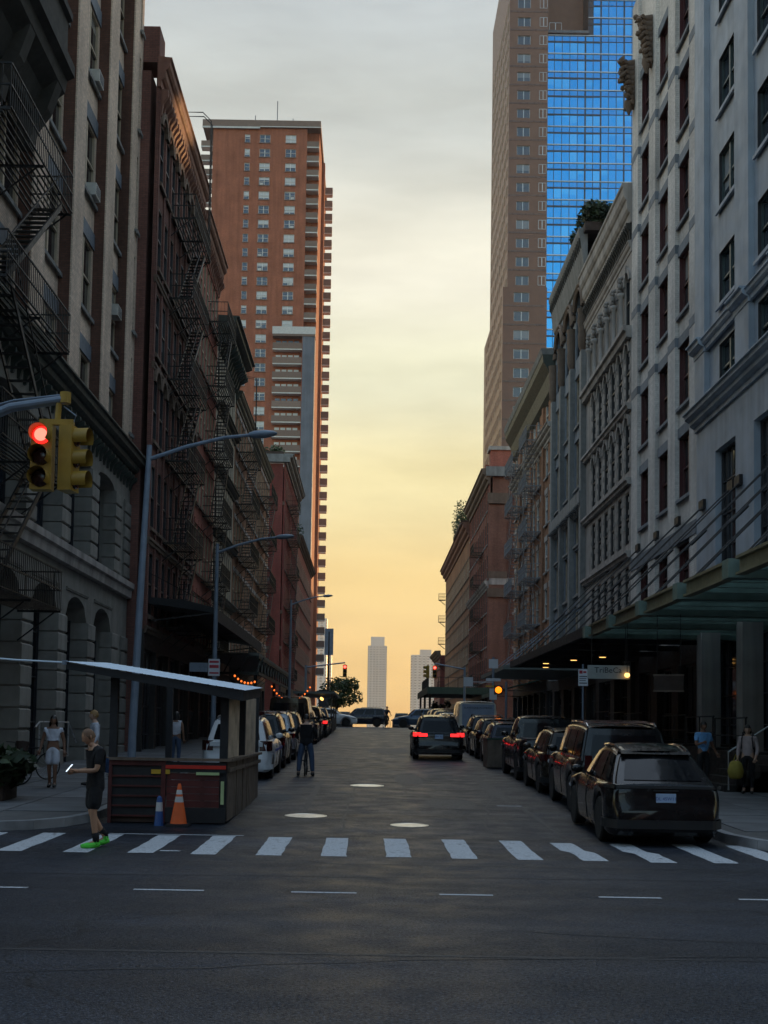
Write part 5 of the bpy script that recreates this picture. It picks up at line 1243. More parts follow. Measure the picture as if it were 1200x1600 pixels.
def lerp(a, b, t): return a + (b - a) * t
def pw(pts, x):
    if x <= pts[0][0]: return pts[0][1]
    for (xa, ya), (xb, yb) in zip(pts, pts[1:]):
        if x <= xb: t = (x - xa) / (xb - xa) if xb > xa else 0; return lerp(ya, yb, t)
    return pts[-1][1]
SUV = dict(L=4.75, W=.96, H=1.70, belt=1.05, hood=1.05, r=.36, yr=.98, yf=3.80, rb=.10, rr=.42, fr=2.75, fb=3.35, wb=.86, wr=.66, gc=.25, rails=True, kind='suv')
def car(name, label, loc, rz=0, paint='paint_black', lit=False, sp=None, tail='corner', plate='plate_blue', pitch=None, cat='car', group='cars and vans along the kerbs', rear_detail=True, **kw):
    s = dict(SUV); s.update(sp or {}); s.update(kw)
    L, Wd, Hh, belt_, hood_, r = s['L'], s['W'], s['H'], s['belt'], s['hood'], s['r']
    root = put(name, None, None, loc, rot=((math.atan(.023) if pitch is None else pitch), 0, rz), label=label, cat=cat, group=group)
    def wy(y):
        a, c = .50, .80
        f = 1.0
        if y < a: f -= .19 * ((a - y) / a) ** 2.4
        if y > L - c: f -= .20 * ((y - (L - c)) / c) ** 2.2
        return Wd * f
    cow = s['fb']
    if s['kind'] == 'pickup':
        topp = [(0, .62), (.03, .70), (.05, belt_ - .05), (.09, belt_), (cow, belt_ + .02), (cow + .1, hood_ + .02), (L - .5, hood_ - .05), (L - .12, hood_ - .16), (L, .72)]
    else:
        topp = [(0, .58), (.03, .64), (.06, .76), (.085, belt_ - .08), (.13, belt_ - .01), (.25, belt_), (cow, belt_), (cow + .15, hood_ - .0), (L - .6, hood_ - .1), (L - .15, hood_ - .24), (L - .03, .68), (L, .6)]
    botp = [(0, .25), (.12, s['gc'] - .03), (.5, s['gc']), (L - .6, s['gc']), (L - .1, s['gc'] + .03), (L, .36)]
    ra = r + .075
    st_ = sorted(set([round(i * .075, 3) for i in range(int(L / .075) + 1)] + [.03, .06, .085, .13, L - .03, L - .1, L]))
    rings = []
    for y in st_:
        w = wy(y); zt_ = pw(topp, y); zb = pw(botp, y); zs = zb
        for yw in (s['yr'], s['yf']):
            d = abs(y - yw)
            if d < ra: zs = max(zs, r + math.sqrt(ra * ra - d * d) - .0)
        h = zt_ - zs
        half = [(0, zb), (.60 * w, zb), (.60 * w, zs), (.93 * w, zs), (.965 * w, zs + .06 * h), (.985 * w, zs + .3 * h), (w, zs + .52 * h), (.99 * w, zs + .74 * h), (.955 * w, zs + .92 * h), (.90 * w, zt_), (.6 * w, zt_ + .02), (0, zt_ + .03)]
        rings.append([(x, y, z) for x, z in half] + [(-x, y, z) for x, z in half[-2:0:-1]])
    b = MB(); n = len(rings[0])
    for q in rings: b.v += q
    for i in range(len(rings) - 1):
        for k in range(n): b.f.append((i * n + k, i * n + (k + 1) % n, (i + 1) * n + (k + 1) % n, (i + 1) * n + k))
    b.f.append(tuple(range(n))[::-1]); b.f.append(tuple(range((len(rings) - 1) * n, len(rings) * n)))
    shade_auto(b.build('body', paint, root), 38)
    # cabin
    z0c, z1c = belt_ - .03, Hh - .05; rb, rr_, fr_, fb = s['rb'], s['rr'], s['fr'], s['fb']; wb, wr = s['wb'], s['wr']
    rdrop = s.get('rdrop', .05)
    def roofz(u): return z1c - rdrop * max(0, 1 - u / .45) ** 2 - .05 * max(0, (u - .6) / .4) ** 2
    def side_(u, v, sx):
        yb = lerp(rb, fb, u); yt = lerp(rr_, fr_, u); vv = v
        w = lerp(wb - .05 * max(0, (u - .75) / .25) - .03 * max(0, (.2 - u) / .2), wr, v ** 1.25)
        return Vector((sx * w, lerp(yb, yt, v), lerp(z0c, roofz(u), v)))
    def rear_(t, v):
        p = side_(0, v, 1); return Vector((t * p.x, p.y - .07 * (1 - t * t), p.z))
    def front_(t, v):
        p = side_(1, v, 1); return Vector((t * p.x, p.y + .16 * (1 - t * t), p.z))
    def roof_(u, t):
        p = side_(u, 1, 1); e = (1 - t * t)
        y = p.y - .07 * e * max(0, 1 - u * 5) + .16 * e * max(0, 1 - (1 - u) * 5)
        return Vector((t * p.x, y, p.z + .055 * (1 - t ** 4)))
    c = MB(); nu, nv, ntt = 16, 6, 10
    for sx in (1, -1): c.grid([[side_(i / nu, k / nv, sx) for k in range(nv + 1)] for i in range(nu + 1)])
    c.grid([[rear_(-1 + 2 * i / ntt, k / nv) for k in range(nv + 1)] for i in range(ntt + 1)]); c.grid([[front_(-1 + 2 * i / ntt, k / nv) for k in range(nv + 1)] for i in range(ntt + 1)])
    c.grid([[roof_(i / nu, -1 + 2 * k / ntt) for k in range(ntt + 1)] for i in range(nu + 1)])
    me = c.mesh('cabin', paint); bm = bmesh.new(); bm.from_mesh(me); bmesh.ops.remove_doubles(bm, verts=bm.verts, dist=.002)
    ed = [e for e in bm.edges if len(e.link_faces) == 2 and e.calc_face_angle(0) > R(35)]
    bmesh.ops.bevel(bm, geom=ed, offset=.045, segments=3, affect='EDGES'); bmesh.ops.recalc_face_normals(bm, faces=bm.faces); bm.to_mesh(me); bm.free()
    shade_auto(put('cabin', me, root), 45)
    def patch(fn, u0, u1, v0, v1, name, mat, off, nu=8, nv=4, sk=0):
        g = []
        for i in range(nu + 1):
            row = []
            for k in range(nv + 1):
                v = lerp(v0, v1, k / nv); u = lerp(u0, u1, i / nu) + sk * (k / nv)
                p = fn(u, v); e = .01; n_ = (fn(u + e, v) - fn(u - e, v)).cross(fn(u, v + e) - fn(u, v - e))
                n_ = n_.normalized() if n_.length > 1e-9 else Vector((0, 0, 1))
                ctr = Vector((0, (rb + fb) / 2, (z0c + z1c) / 2))
                if n_.dot(p - ctr) < 0: n_ = -n_
                row.append(p + n_ * off)
            g.append(row)
        o = MB().grid(g).build(name, mat, root, fix=False)
        for pl in o.data.polygons: pl.use_smooth = True
        return o
    if s.get('rearglass', True): patch(rear_, -.80, .80, s.get('rv0', .12), .80, 'rear_window', 'car_glass', .012)
    patch(front_, -.9, .9, .08, .92, 'windscreen', 'car_glass', .012)
    cuts = s.get('cuts', [(.06, .30), (.34, .63), (.67, .94)])
    for sx in (1, -1):
        for k, (ua, ub) in enumerate(cuts):
            o = patch(lambda u, v, sx=sx: side_(u, v, sx), ua, ub, .12, .86, 'side_window', 'car_glass', .012)
            if s.get('chrome'):
                a, d = side_(ua, .08, sx), side_(ub, .08, sx); MB().bar(a + Vector((sx * .012, 0, 0)), d + Vector((sx * .012, 0, 0)), .02).build('window_trim', 'chrome', root)
    if s.get('rails'):
        for sx in (1, -1):
            pts = [side_(u, 1, sx) + Vector((-sx * .05, 0, .075 if 0 < k < 4 else .02)) for k, u in enumerate((.06, .12, .5, .8, .86))]
            MB().tube(pts, .022, 6).build('roof_rail', 'chrome' if s.get('chrome') else 'trim', root)
    if s.get('bars'):
        for u in (.2, .45, .7):
            a, d = side_(u, 1, 1), side_(u, 1, -1); MB().bar(a + Vector((0, 0, .09)), d + Vector((0, 0, .09)), .06, .03).build('roof_bar', 'chrome', root)
    if s.get('spoiler'):
        a, d = side_(0, 1, 1), side_(0, 1, -1); MB().profile([(-.16, .0), (-.02, .05), (.2, .055), (.2, -.02)], -wr + .02, wr - .02).build('spoiler', paint, root, (0, a.y, a.z))
    # wheels
    tm = MB(); n = 28
    tm.lathe([(r * .62, -.11), (r * .92, -.115), (r, -.085), (r, .085), (r * .92, .115), (r * .62, .11)], n); tyre = tm.mesh('tyre', 'tyre', False)
    rmm = MB().lathe([(.03, .075), (r * .18, .085), (r * .2, .07), (r * .22, .04)], 14).lathe([(r * .56, .03), (r * .63, .09), (r * .645, .11), (r * .645, -.1)], 24)
    for q in range(5):
        a = 2 * math.pi * q / 5
        for da in (-.16, .16): rmm.bar((r * .12 * math.cos(a), r * .12 * math.sin(a), .06), (r * .6 * math.cos(a + da), r * .6 * math.sin(a + da), .07), .05, .04)
    rim = rmm.mesh('rim', 'rim')
    hub = MB().lathe([(.02, .0), (r * .6, .0), (r * .6, -.02)], 20).mesh('brake_disc', 'trim')
    for yw in (s['yr'], s['yf']):
        for sx in (1, -1):
            w_ = put('wheel', hub, root, (sx * (Wd - .13), yw, r), rot=(0, R(90) * sx, 0)); put('tyre', tyre, w_); put('rim', rim, w_)
    # mirrors, handles, lamps, bumpers
    for sx in (1, -1):
        p = side_(.93, .05, sx)
        me_ = MB().lathe([(.02, -.1), (.10, -.07), (.115, .0), (.10, .06), (.03, .09)], 10).mesh('mirror', paint, True)
        put('mirror', me_, root, (sx * (abs(p.x) + .17), p.y, p.z + .1), scale=(1, .7, .8)); MB().bar((p.x, p.y, p.z + .03), (sx * (abs(p.x) + .12), p.y, p.z + .07), .05).build('mirror_arm', 'trim', root)
        for yh in (lerp(rb, fb, .36), lerp(rb, fb, .64)):
            if yh < L - 1: MB().box(-.01, .012, -.1, .1, -.013, .013).build('door_handle', 'chrome' if s.get('chrome') else paint, root, (sx * (wy(yh) * .985), yh, lerp(s['gc'], belt_, .82)))
        # door shut lines
        for yh in (lerp(rb, fb, .33), lerp(rb, fb, .65), lerp(rb, fb, .98)):
            w = wy(yh); pts = [(sx * w * k_, yh, lerp(s['gc'], belt_, t)) for k_, t in ((.97, .08), (.99, .3), (1.004, .52), (.995, .74), (.96, .92))]
            g = MB()
            for q1, q2 in zip(pts, pts[1:]): g.bar(q1, q2, .008)
            if abs(yh - s['yr']) > ra and abs(yh - s['yf']) > ra: g.build('shut_line', 'trim', root)
        g = MB().tube([(sx * (wy(L - .5) - .02), L - .5, hood_ - .27), (sx * (wy(L - .2) - .02), L - .2, hood_ - .30), (sx * wy(L - .05) * .8, L - .02, hood_ - .36)], [.05, .07, .05], 6); g.build('headlight', 'head_off', root)
    def outline(xin, yend):
        o = [(xin, -.022), (wy(0) * .95, -.022)]
        k = 6
        for i in range(k + 1): y = yend * (i / k) ** 1.5; o.append((wy(y) * 1.004 + .016, y))
        return o
    def wrap(z0, z1, xin, yend, name, mat, both=True, taper=.0):
        for sx in ((1, -1) if both else (1,)):
            o = outline(xin, yend); n_ = len(o)
            sh = lambda z: .075 * max(0, (z - .66) / .4) + (.05 if z > .66 else 0)
            g = MB().grid([[(sx * x, y + sh(z) * (1 if y < .05 else .3), z + (taper * i / n_ if z == z1 else -taper * .3 * i / n_)) for z in (z0, z1)] for i, (x, y) in enumerate(o)])
            q = g.build(name, mat, root, fix=False)
            sm_ = q.modifiers.new('solid', 'SOLIDIFY'); sm_.thickness = .024; sm_.offset = 0
    tm_ = 'tail_on' if lit else 'tail_off'
    ts0, ts1 = s.get('tz', (.86, 1.02))
    if rear_detail:
        if tail == 'bar':
            wrap(.94, .985, .0, .3, 'tail_light', 'trim')
        elif tail == 'tall':
            for sx in (1, -1): MB().box(-.075, .075, -.03, .1, ts0, ts1).build('tail_light', tm_, root, (sx * (wy(.0) - .06), .1, 0))
        else: wrap(ts0, ts1, s.get('tx', .52), .28, 'tail_light', tm_)
        wrap(.30, .44, .0, .5, 'rear_bumper', s.get('bump', 'trim'))
        MB().box(-.16, .16, -.012, .012, -.085, .085).build('number_plate', plate, root, (0, s.get('py', .055), s.get('pz', .82)))
        lettering(s.get('ptext', 'KBW 4511'), root, (0, s.get('py', .055) - .014, s.get('pz', .82)), .075, 'police_blue', name='plate_lettering')
        MB().box(-.2, .2, -.03, .0, 0, .025).build('tailgate_handle', 'chrome' if s.get('chrome') else 'trim', root, (0, s.get('py', .055) + .01, s.get('pz', .82) + .12))
        for sx in (1, -1): MB().box(-.14, .14, -.03, .02, 0, .04).build('exhaust_tip', 'chrome', root, (sx * .55, .02, .34)) if s.get('exh') else None
    return root, side_, rear_
def parked(name, label, x, y, **kw): return car(name, label, (x, y, gz(y) - .0), **kw)

# right-hand kerb, nearest first
pc, sd_, rr2 = parked('parked_suv', 'glossy black sporty SUV with sloping tailgate parked next to the crosswalk', 4.84, 19.75, rz=R(-1.0), H=1.62, L=4.7, W=.95, rb=.16, rr=.95, fr=2.55, fb=3.3, belt=1.0, hood=1.0, wr=.60, wb=.85, rdrop=.10, tail='bar', cuts=[(.10, .30), (.34, .63), (.67, .93)], rv0=.18, rails=False, spoiler=True, gc=.20, pz=.78, ptext='DL 45W11', exh=True, r=.37)
lettering('PORSCHE', pc, (0, .105, .965), .085, 'chrome', name='badge_lettering')
lettering('Cayenne', pc, (0, .075, .88), .05, 'chrome', name='badge_lettering')
for sx in (1, -1): MB().tube([sd_(u, 1, sx) + Vector((-sx * .03, 0, .03)) for u in (.05, .3, .6, .9)], .025, 6).build('roof_rail', 'chrome', pc)
parked('parked_suv', 'big black full-size SUV with chrome roof bars parked ahead of the sporty SUV', 5.28, 24.95, rz=R(-1.2), H=1.90, L=5.2, W=1.0, belt=1.17, hood=1.18, rb=.10, rr=.30, fr=3.2, fb=3.75, wb=.92, wr=.76, yr=1.15, yf=4.1, r=.40, chrome=True, bars=True, tail='tall', tz=(.85, 1.25), pz=.95, cuts=[(.04, .28), (.31, .60), (.63, .93)])
parked('parked_car', 'dark brown crossover tucked between the full-size SUV and the pickup', 5.35, 30.6, H=1.66, paint='paint_brown', L=4.4, yf=3.5, fr=2.5, fb=3.1)
pk, _, _ = parked('pickup_truck', 'black pickup truck with its bed towards the crosswalk', 5.42, 35.4, cat='pickup', kind='pickup', L=5.5, W=1.0, H=1.92, belt=1.22, hood=1.2, rb=1.85, rr=2.0, fr=3.2, fb=3.85, wb=.90, wr=.74, yr=1.2, yf=4.55, r=.41, rails=False, tail='tall', tz=(.75, 1.1), pz=.62, cuts=[(.06, .44), (.5, .93)], py=.0, gc=.32)
MB().box(-.8, .8, .12, 1.7, 1.215, 1.262).build('tonneau', 'trim', pk)
parked('parked_car', 'black hatchback with a bright roof next to the planter box', 5.3, 44.4, H=1.58, L=4.2, yf=3.35, fr=2.3, fb=2.9, W=.9, paint='paint_navy')
parked('parked_car', 'dark red-tailed crossover two cars behind the white van', 5.35, 49.1, H=1.66, L=4.5, paint='paint_brown', tz=(.85, 1.05), lit=False)
parked('parked_suv', 'black SUV with pale roof edges directly behind the white van', 5.4, 54.1, H=1.72, L=4.7)
vn, sdv, rv = parked('delivery_van', 'cream delivery van with blue-grey rear doors and dark lettering', 5.35, 59.3, cat='van', paint='van_cream', L=5.5, W=1.0, H=2.35, belt=1.05, hood=1.15, rb=.05, rr=.14, fr=3.9, fb=4.8, wb=.97, wr=.86, yr=1.1, yf=4.4, r=.35, rails=False, rearglass=False, cuts=[(.66, .92)], tail='tall', tz=(.8, 1.15), pz=.6)
MB().box(-.78, .78, -.03, .0, .0, 1.1).build('rear_door', 'door_blue', vn, (0, .03, 1.1), rz=0)
lettering('ELAVSTONE PLUMBING', vn, (0, -.02, 2.02), .13, 'ink', name='lettering')
parked('parked_suv', 'grey SUV parked ahead of the delivery van near the side street', 5.5, 66.5, paint='paint_grey'); parked('parked_car', 'pale-roofed silver car ahead of the grey SUV', 5.5, 72, paint='paint_silver', H=1.55)
for k in range(5): parked('parked_car', ('black sedan-height car in the row past the silver car', 'white car in the row past the silver car', 'dark grey crossover in the row past the white car', 'black SUV close to the side street on the right', 'last dark car before the side street on the right')[k], 5.6, 77.2 + 5.2 * k, paint=('paint_black', 'paint_white', 'paint_grey', 'paint_black', 'paint_navy')[k], H=(1.5, 1.52, 1.65, 1.75, 1.6)[k])
# moving car
car('moving_suv', 'black SUV driving away with both brake lights glowing red', (2.78, 47.6, gz(47.6)), lit=True, H=1.76, L=4.8, W=1.0, belt=1.08, tz=(.93, 1.08), tx=.45, pz=.93, py=.06, group='moving cars')
# left-hand kerb
po, sdp, rvp = parked('police_suv', 'white police SUV with NYPD lettering parked behind the dining shed', -3.72, 34.5, paint='paint_white', cat='police car', H=1.78, L=5.0, W=1.0, belt=1.08, tz=(.82, 1.1), tx=.66, rr=.48, bump='paint_white', pz=.74)
MB().box(-.75, .75, -.012, .012, -.06, .06).build('stripe', 'paint_white', po, (0, .02, 1.0)); lettering('NYPD', po, (.0, -.002, 1.0), .15, 'police_blue', name='lettering')
for sx in (1, -1): MB().box(-.006, .006, 1.6, 4.4, .75, .82).build('stripe', 'police_blue', po, (sx * 1.0, 0, 0))
MB().box(-.6, .6, 2.0, 2.25, 0, .12).build('light_bar', 'tail_off', po, (0, 0, 1.80))
LC_ = [('parked_suv', 'black SUV parked just ahead of the police SUV', 'paint_black', 40.0, dict(H=1.85, L=5.0, belt=1.12)), ('parked_suv', 'silver minivan-like SUV two spaces ahead of the police SUV', 'paint_silver', 45.4, dict(H=1.83, L=5.0, W=1.0)),
       ('parked_suv', 'black SUV with a bright roof beside the standing cyclist', 'paint_black', 51.0, dict(H=1.78, W=1.0)), ('parked_van', 'tall dark passenger van rising above the left row of cars', 'paint_brown', 56.4, dict(H=2.45, L=5.6, belt=1.25, hood=1.2, rb=.05, rr=.16, fr=4.0, fb=4.9, wb=.96, wr=.84, yf=4.5, rails=False)),
       ('parked_suv', 'dark grey SUV ahead of the tall passenger van', 'paint_grey', 62.6, dict(H=1.8)), ('parked_suv', 'boxy black off-roader with upright rear ahead of the grey SUV', 'paint_black', 67.9, dict(H=1.95, L=4.6, belt=1.2, rb=.06, rr=.12, wr=.8, wb=.92)),
       ('parked_car', 'low black car with a red tail lamp at the end of the left row', 'paint_black', 73.2, dict(H=1.6, lit=True)), ('parked_suv', 'last dark SUV before the second dining shed', 'paint_navy', 78.2, dict(H=1.8))]
for nm, lab, pt, y, kw in LC_: parked(nm, lab, -3.7 + (.12 if y > 60 else 0) + (.15 if y > 70 else 0), y, paint=pt, cat='van' if 'van' in nm else 'car', **kw)
# cars crossing on the side street
zc2 = gz(110)
for lab, pt, x, y, rz, kw in (('dark grey SUV crossing the side street behind the distant cyclist', 'paint_navy', 1.75, 107.5, 90, {}), ('blue-grey SUV crossing the side street behind the moving SUV', 'paint_slate', 6.9, 108.2, 90, {}), ('white car nosing out beside the second dining shed', 'paint_white', -5.7, 105.6, -90, dict(H=1.6)), ('small silver car waiting farther back on the side street', 'paint_silver', -3.0, 115, 90, dict(H=1.5))):
    car('crossing_car', lab, (x, y, gz(y)), R(rz), pt, pitch=0, group='cars crossing on the side street', **kw)
# tail lamps glowing farther away are part of two distant cars
for lab, x, y in (('far car seen from behind with glowing red lamps, left of the slender tower', -2.6, 128), ('far car seen from behind with glowing red lamps, right of the slender tower', 3.6, 130)):
    car('distant_car', lab, (x, y, gz(y)), 0, 'paint_grey', lit=True, pitch=-.02, group='distant cars', H=1.9)
# ================================================================ PEOPLE AND BICYCLES
def skin(name, col): return plain(name, col, .55, var=.08, bump=0, rnd=0)
M['skin_tan'] = skin('skin_tan', (.42, .23, .14)); M['skin_brown'] = skin('skin_brown', (.20, .10, .06)); M['skin_light'] = skin('skin_light', (.50, .31, .22))
def cloth(name, col): return plain(name, col, .85, var=.15, scale=9, bump=.4, bscale=22, rnd=0)
M['cl_black'] = cloth('cl_black', (.006, .006, .008)); M['cl_white'] = cloth('cl_white', (.55, .56, .62)); M['cl_blue'] = cloth('cl_blue', (.16, .38, .70)); M['cl_navy'] = cloth('cl_navy', (.02, .03, .06)); M['cl_jeans'] = cloth('cl_jeans', (.05, .08, .14))
M['cl_check'] = cloth('cl_check', (.42, .34, .34)); M['cl_grey'] = cloth('cl_grey', (.16, .16, .17)); M['cl_pack'] = cloth('cl_pack', (.02, .02, .03)); M['bag_yellow'] = cloth('bag_yellow', (.30, .24, .04))
M['hair_crop'] = plain('hair_crop', (.16, .085, .045), .6, bump=.5, bscale=60, rnd=0); M['hair_dark'] = plain('hair_dark', (.012, .008, .006), .5, bump=.6, bscale=60, rnd=0); M['hair_blond'] = plain('hair_blond', (.30, .17, .06), .6, bump=.6, bscale=60, rnd=0)
M['shoe_green'] = plain('shoe_green', (.10, .75, .06), .5, bump=0); M['shoe_dark'] = plain('shoe_dark', (.015, .013, .012), .5, bump=0); M['shoe_white'] = plain('shoe_white', (.6, .6, .6), .5, bump=0)
M['screen'] = emit('screen', (.75, .88, 1.0), .9); M['print_blue'] = plain('print_blue', (.10, .22, .50), .7, bump=0, var=.5, scale=14)

_jobs = []
def skin_mesh(verts, edges, rad, sub=2):
    """queue a Skin-modifier figure; verts dict name->pos, rad name->(rx,ry); first name is the root"""
    names = list(verts); idx = {k: i for i, k in enumerate(names)}
    me = bpy.data.meshes.new('tmp'); me.from_pydata([verts[k] for k in names], [(idx[a], idx[b]) for a, b in edges], [])
    o = bpy.data.objects.new('tmp', me); COL.objects.link(o)
    o.modifiers.new('skin', 'SKIN'); 
    if not me.skin_vertices:
        pass
    sv = me.skin_vertices[0].data
    for k, i in idx.items(): r = rad[k]; sv[i].radius = r if isinstance(r, tuple) else (r, r)
    sv[0].use_root = True
    m = o.modifiers.new('sub', 'SUBSURF'); m.levels = sub; m.render_levels = sub
    return o
BASE = dict(pelvis=(0, 0, .97), waist=(0, 0, 1.10), chest=(0, .01, 1.28), upper=(0, .01, 1.42), neck=(0, .0, 1.50), skull=(0, -.012, 1.57),
            shL=(.175, .01, 1.41), elL=(.235, .03, 1.12), wrL=(.25, -.03, .87), shR=(-.175, .01, 1.41), elR=(-.235, .03, 1.12), wrR=(-.25, -.03, .87),
            hiL=(.09, 0, .93), knL=(.10, -.02, .51), anL=(.10, .02, .09), toL=(.115, -.16, .035), hiR=(-.09, 0, .93), knR=(-.10, -.02, .51), anR=(-.10, .02, .09), toR=(-.115, -.16, .035))
RAD = dict(pelvis=(.145, .105), waist=(.13, .095), chest=(.15, .11), upper=(.11, .085), neck=.055, skull=.055, shL=.062, elL=.042, wrL=.03, shR=.062, elR=.042, wrR=.03, hiL=.09, knL=.057, anL=.038, toL=.03, hiR=.09, knR=.057, anR=.038, toR=.03)
EDG = [('pelvis', 'waist'), ('waist', 'chest'), ('chest', 'upper'), ('upper', 'neck'), ('neck', 'skull')] + [(a + s, b + s) for s in 'LR' for a, b in (('sh', 'el'), ('el', 'wr'), ('hi', 'kn'), ('kn', 'an'), ('an', 'to'))] + [('upper', 'shL'), ('upper', 'shR'), ('pelvis', 'hiL'), ('pelvis', 'hiR')]
def head_mesh(b, c, yaw, nod, s=1.0):
    """skull, jaw, nose, brow, ears; faces local -y"""
    rot = Matrix.Rotation(yaw, 3, 'Z') @ Matrix.Rotation(nod, 3, 'X'); nu, nv = 20, 16; g = []
    for i in range(nv + 1):
        th = math.pi * i / nv; row = []
        for k in range(nu + 1):
            ph = 2 * math.pi * k / nu; x, y, z = math.sin(th) * math.sin(ph), -math.sin(th) * math.cos(ph), math.cos(th)
            X, Y, Z = x * .076, y * .098, z * .118
            if Z < 0: X *= 1 + .25 * Z / .118 * (1 if y < .2 else .4); Y *= 1 + (.18 * Z / .118 if y > 0 else -.02)
            if y < -.5:
                f = math.exp(-((X / .016) ** 2)); Y -= .026 * f * math.exp(-(((Z + .022) / .02) ** 2)); Y += .010 * math.exp(-(((abs(X) - .032) / .016) ** 2)) * math.exp(-(((Z - .004) / .014) ** 2))
                Y -= .006 * math.exp(-(((Z + .062) / .009) ** 2)) * math.exp(-((X / .028) ** 2)); Y -= .012 * math.exp(-(((Z + .1) / .02) ** 2)) * math.exp(-((X / .03) ** 2)); Y -= .005 * math.exp(-(((Z - .028) / .01) ** 2))
            row.append(Vector(c) + rot @ Vector((X, Y, Z)) * s)
        g.append(row)
    b.grid(g)
    for sx in (1, -1):
        e = [Vector(c) + rot @ Vector((sx * (.074 + .012 * math.sin(t)), .008 + .012 * math.cos(t * 1), -.012 + .03 * math.cos(t))) * s for t in (0.2, 1.2, 2.2, 3.0)]
        b.tube(e, [.006, .011, .010, .006], 6)
    return rot
def hand_mesh(b, w, d, side, curl=.5, up_=None):
    """palm, four fingers of different length and a thumb from the palm's side; w wrist, d direction"""
    d = Vector(d).normalized(); u = Vector(up_) if up_ else Vector((0, -1, 0)); sdv = d.cross(u)
    if sdv.length < .1: u = Vector((1, 0, 0)); sdv = d.cross(u)
    sdv.normalize(); u = sdv.cross(d).normalized(); w = Vector(w)
    b.tube([w - d * .02, w + d * .03, w + d * .08], [.027, .036, .034], 8)
    for k, (o, ln) in enumerate(((-.030, .062), (-.010, .075), (.010, .070), (.029, .055))):
        p = w + d * .075 + sdv * o; q = p + (d * math.cos(curl * .6) + u * math.sin(curl * .6)) * ln * .5; e = q + (d * math.cos(curl * 1.6) + u * math.sin(curl * 1.6)) * ln * .5
        b.tube([p, q, e], [.0095, .009, .007], 6)
    t0 = w + d * .025 - sdv * .03 * side; t1 = t0 + (d * .6 - sdv * .7 * side + u * .35).normalized() * .038; b.tube([t0, t1, t1 + (d * .9 + u * .4).normalized() * .03], [.012, .011, .008], 6)
PEOPLE = []
def person(label, loc, rz, h=1.75, pose={}, skinm='skin_tan', top=None, bottom=None, hair=None, shoes='shoe_dark', look=(0, 0), curl=(.5, .5), props=None, fat=1.0, group='people on the street', lean=None, hand_up=(None, None)):
    V = dict(BASE); V.update(pose); k = h / 1.75
    V = {a: (x * k, y * k, z * k) for a, (x, y, z) in V.items()}; Rd = {a: (tuple(q * k for q in r) if isinstance(r, tuple) else r * k) for a, r in RAD.items()}
    root = empty('person', loc, rz, label, 'person', group)
    PEOPLE.append(dict(root=root, V=V, R=Rd, k=k, skin=skinm, top=top, bottom=bottom, hair=hair, shoes=shoes, look=look, curl=curl, fat=fat, hand_up=hand_up))
    return root, V
def mid(a, b, t): return tuple(lerp(x, y, t) for x, y in zip(a, b))
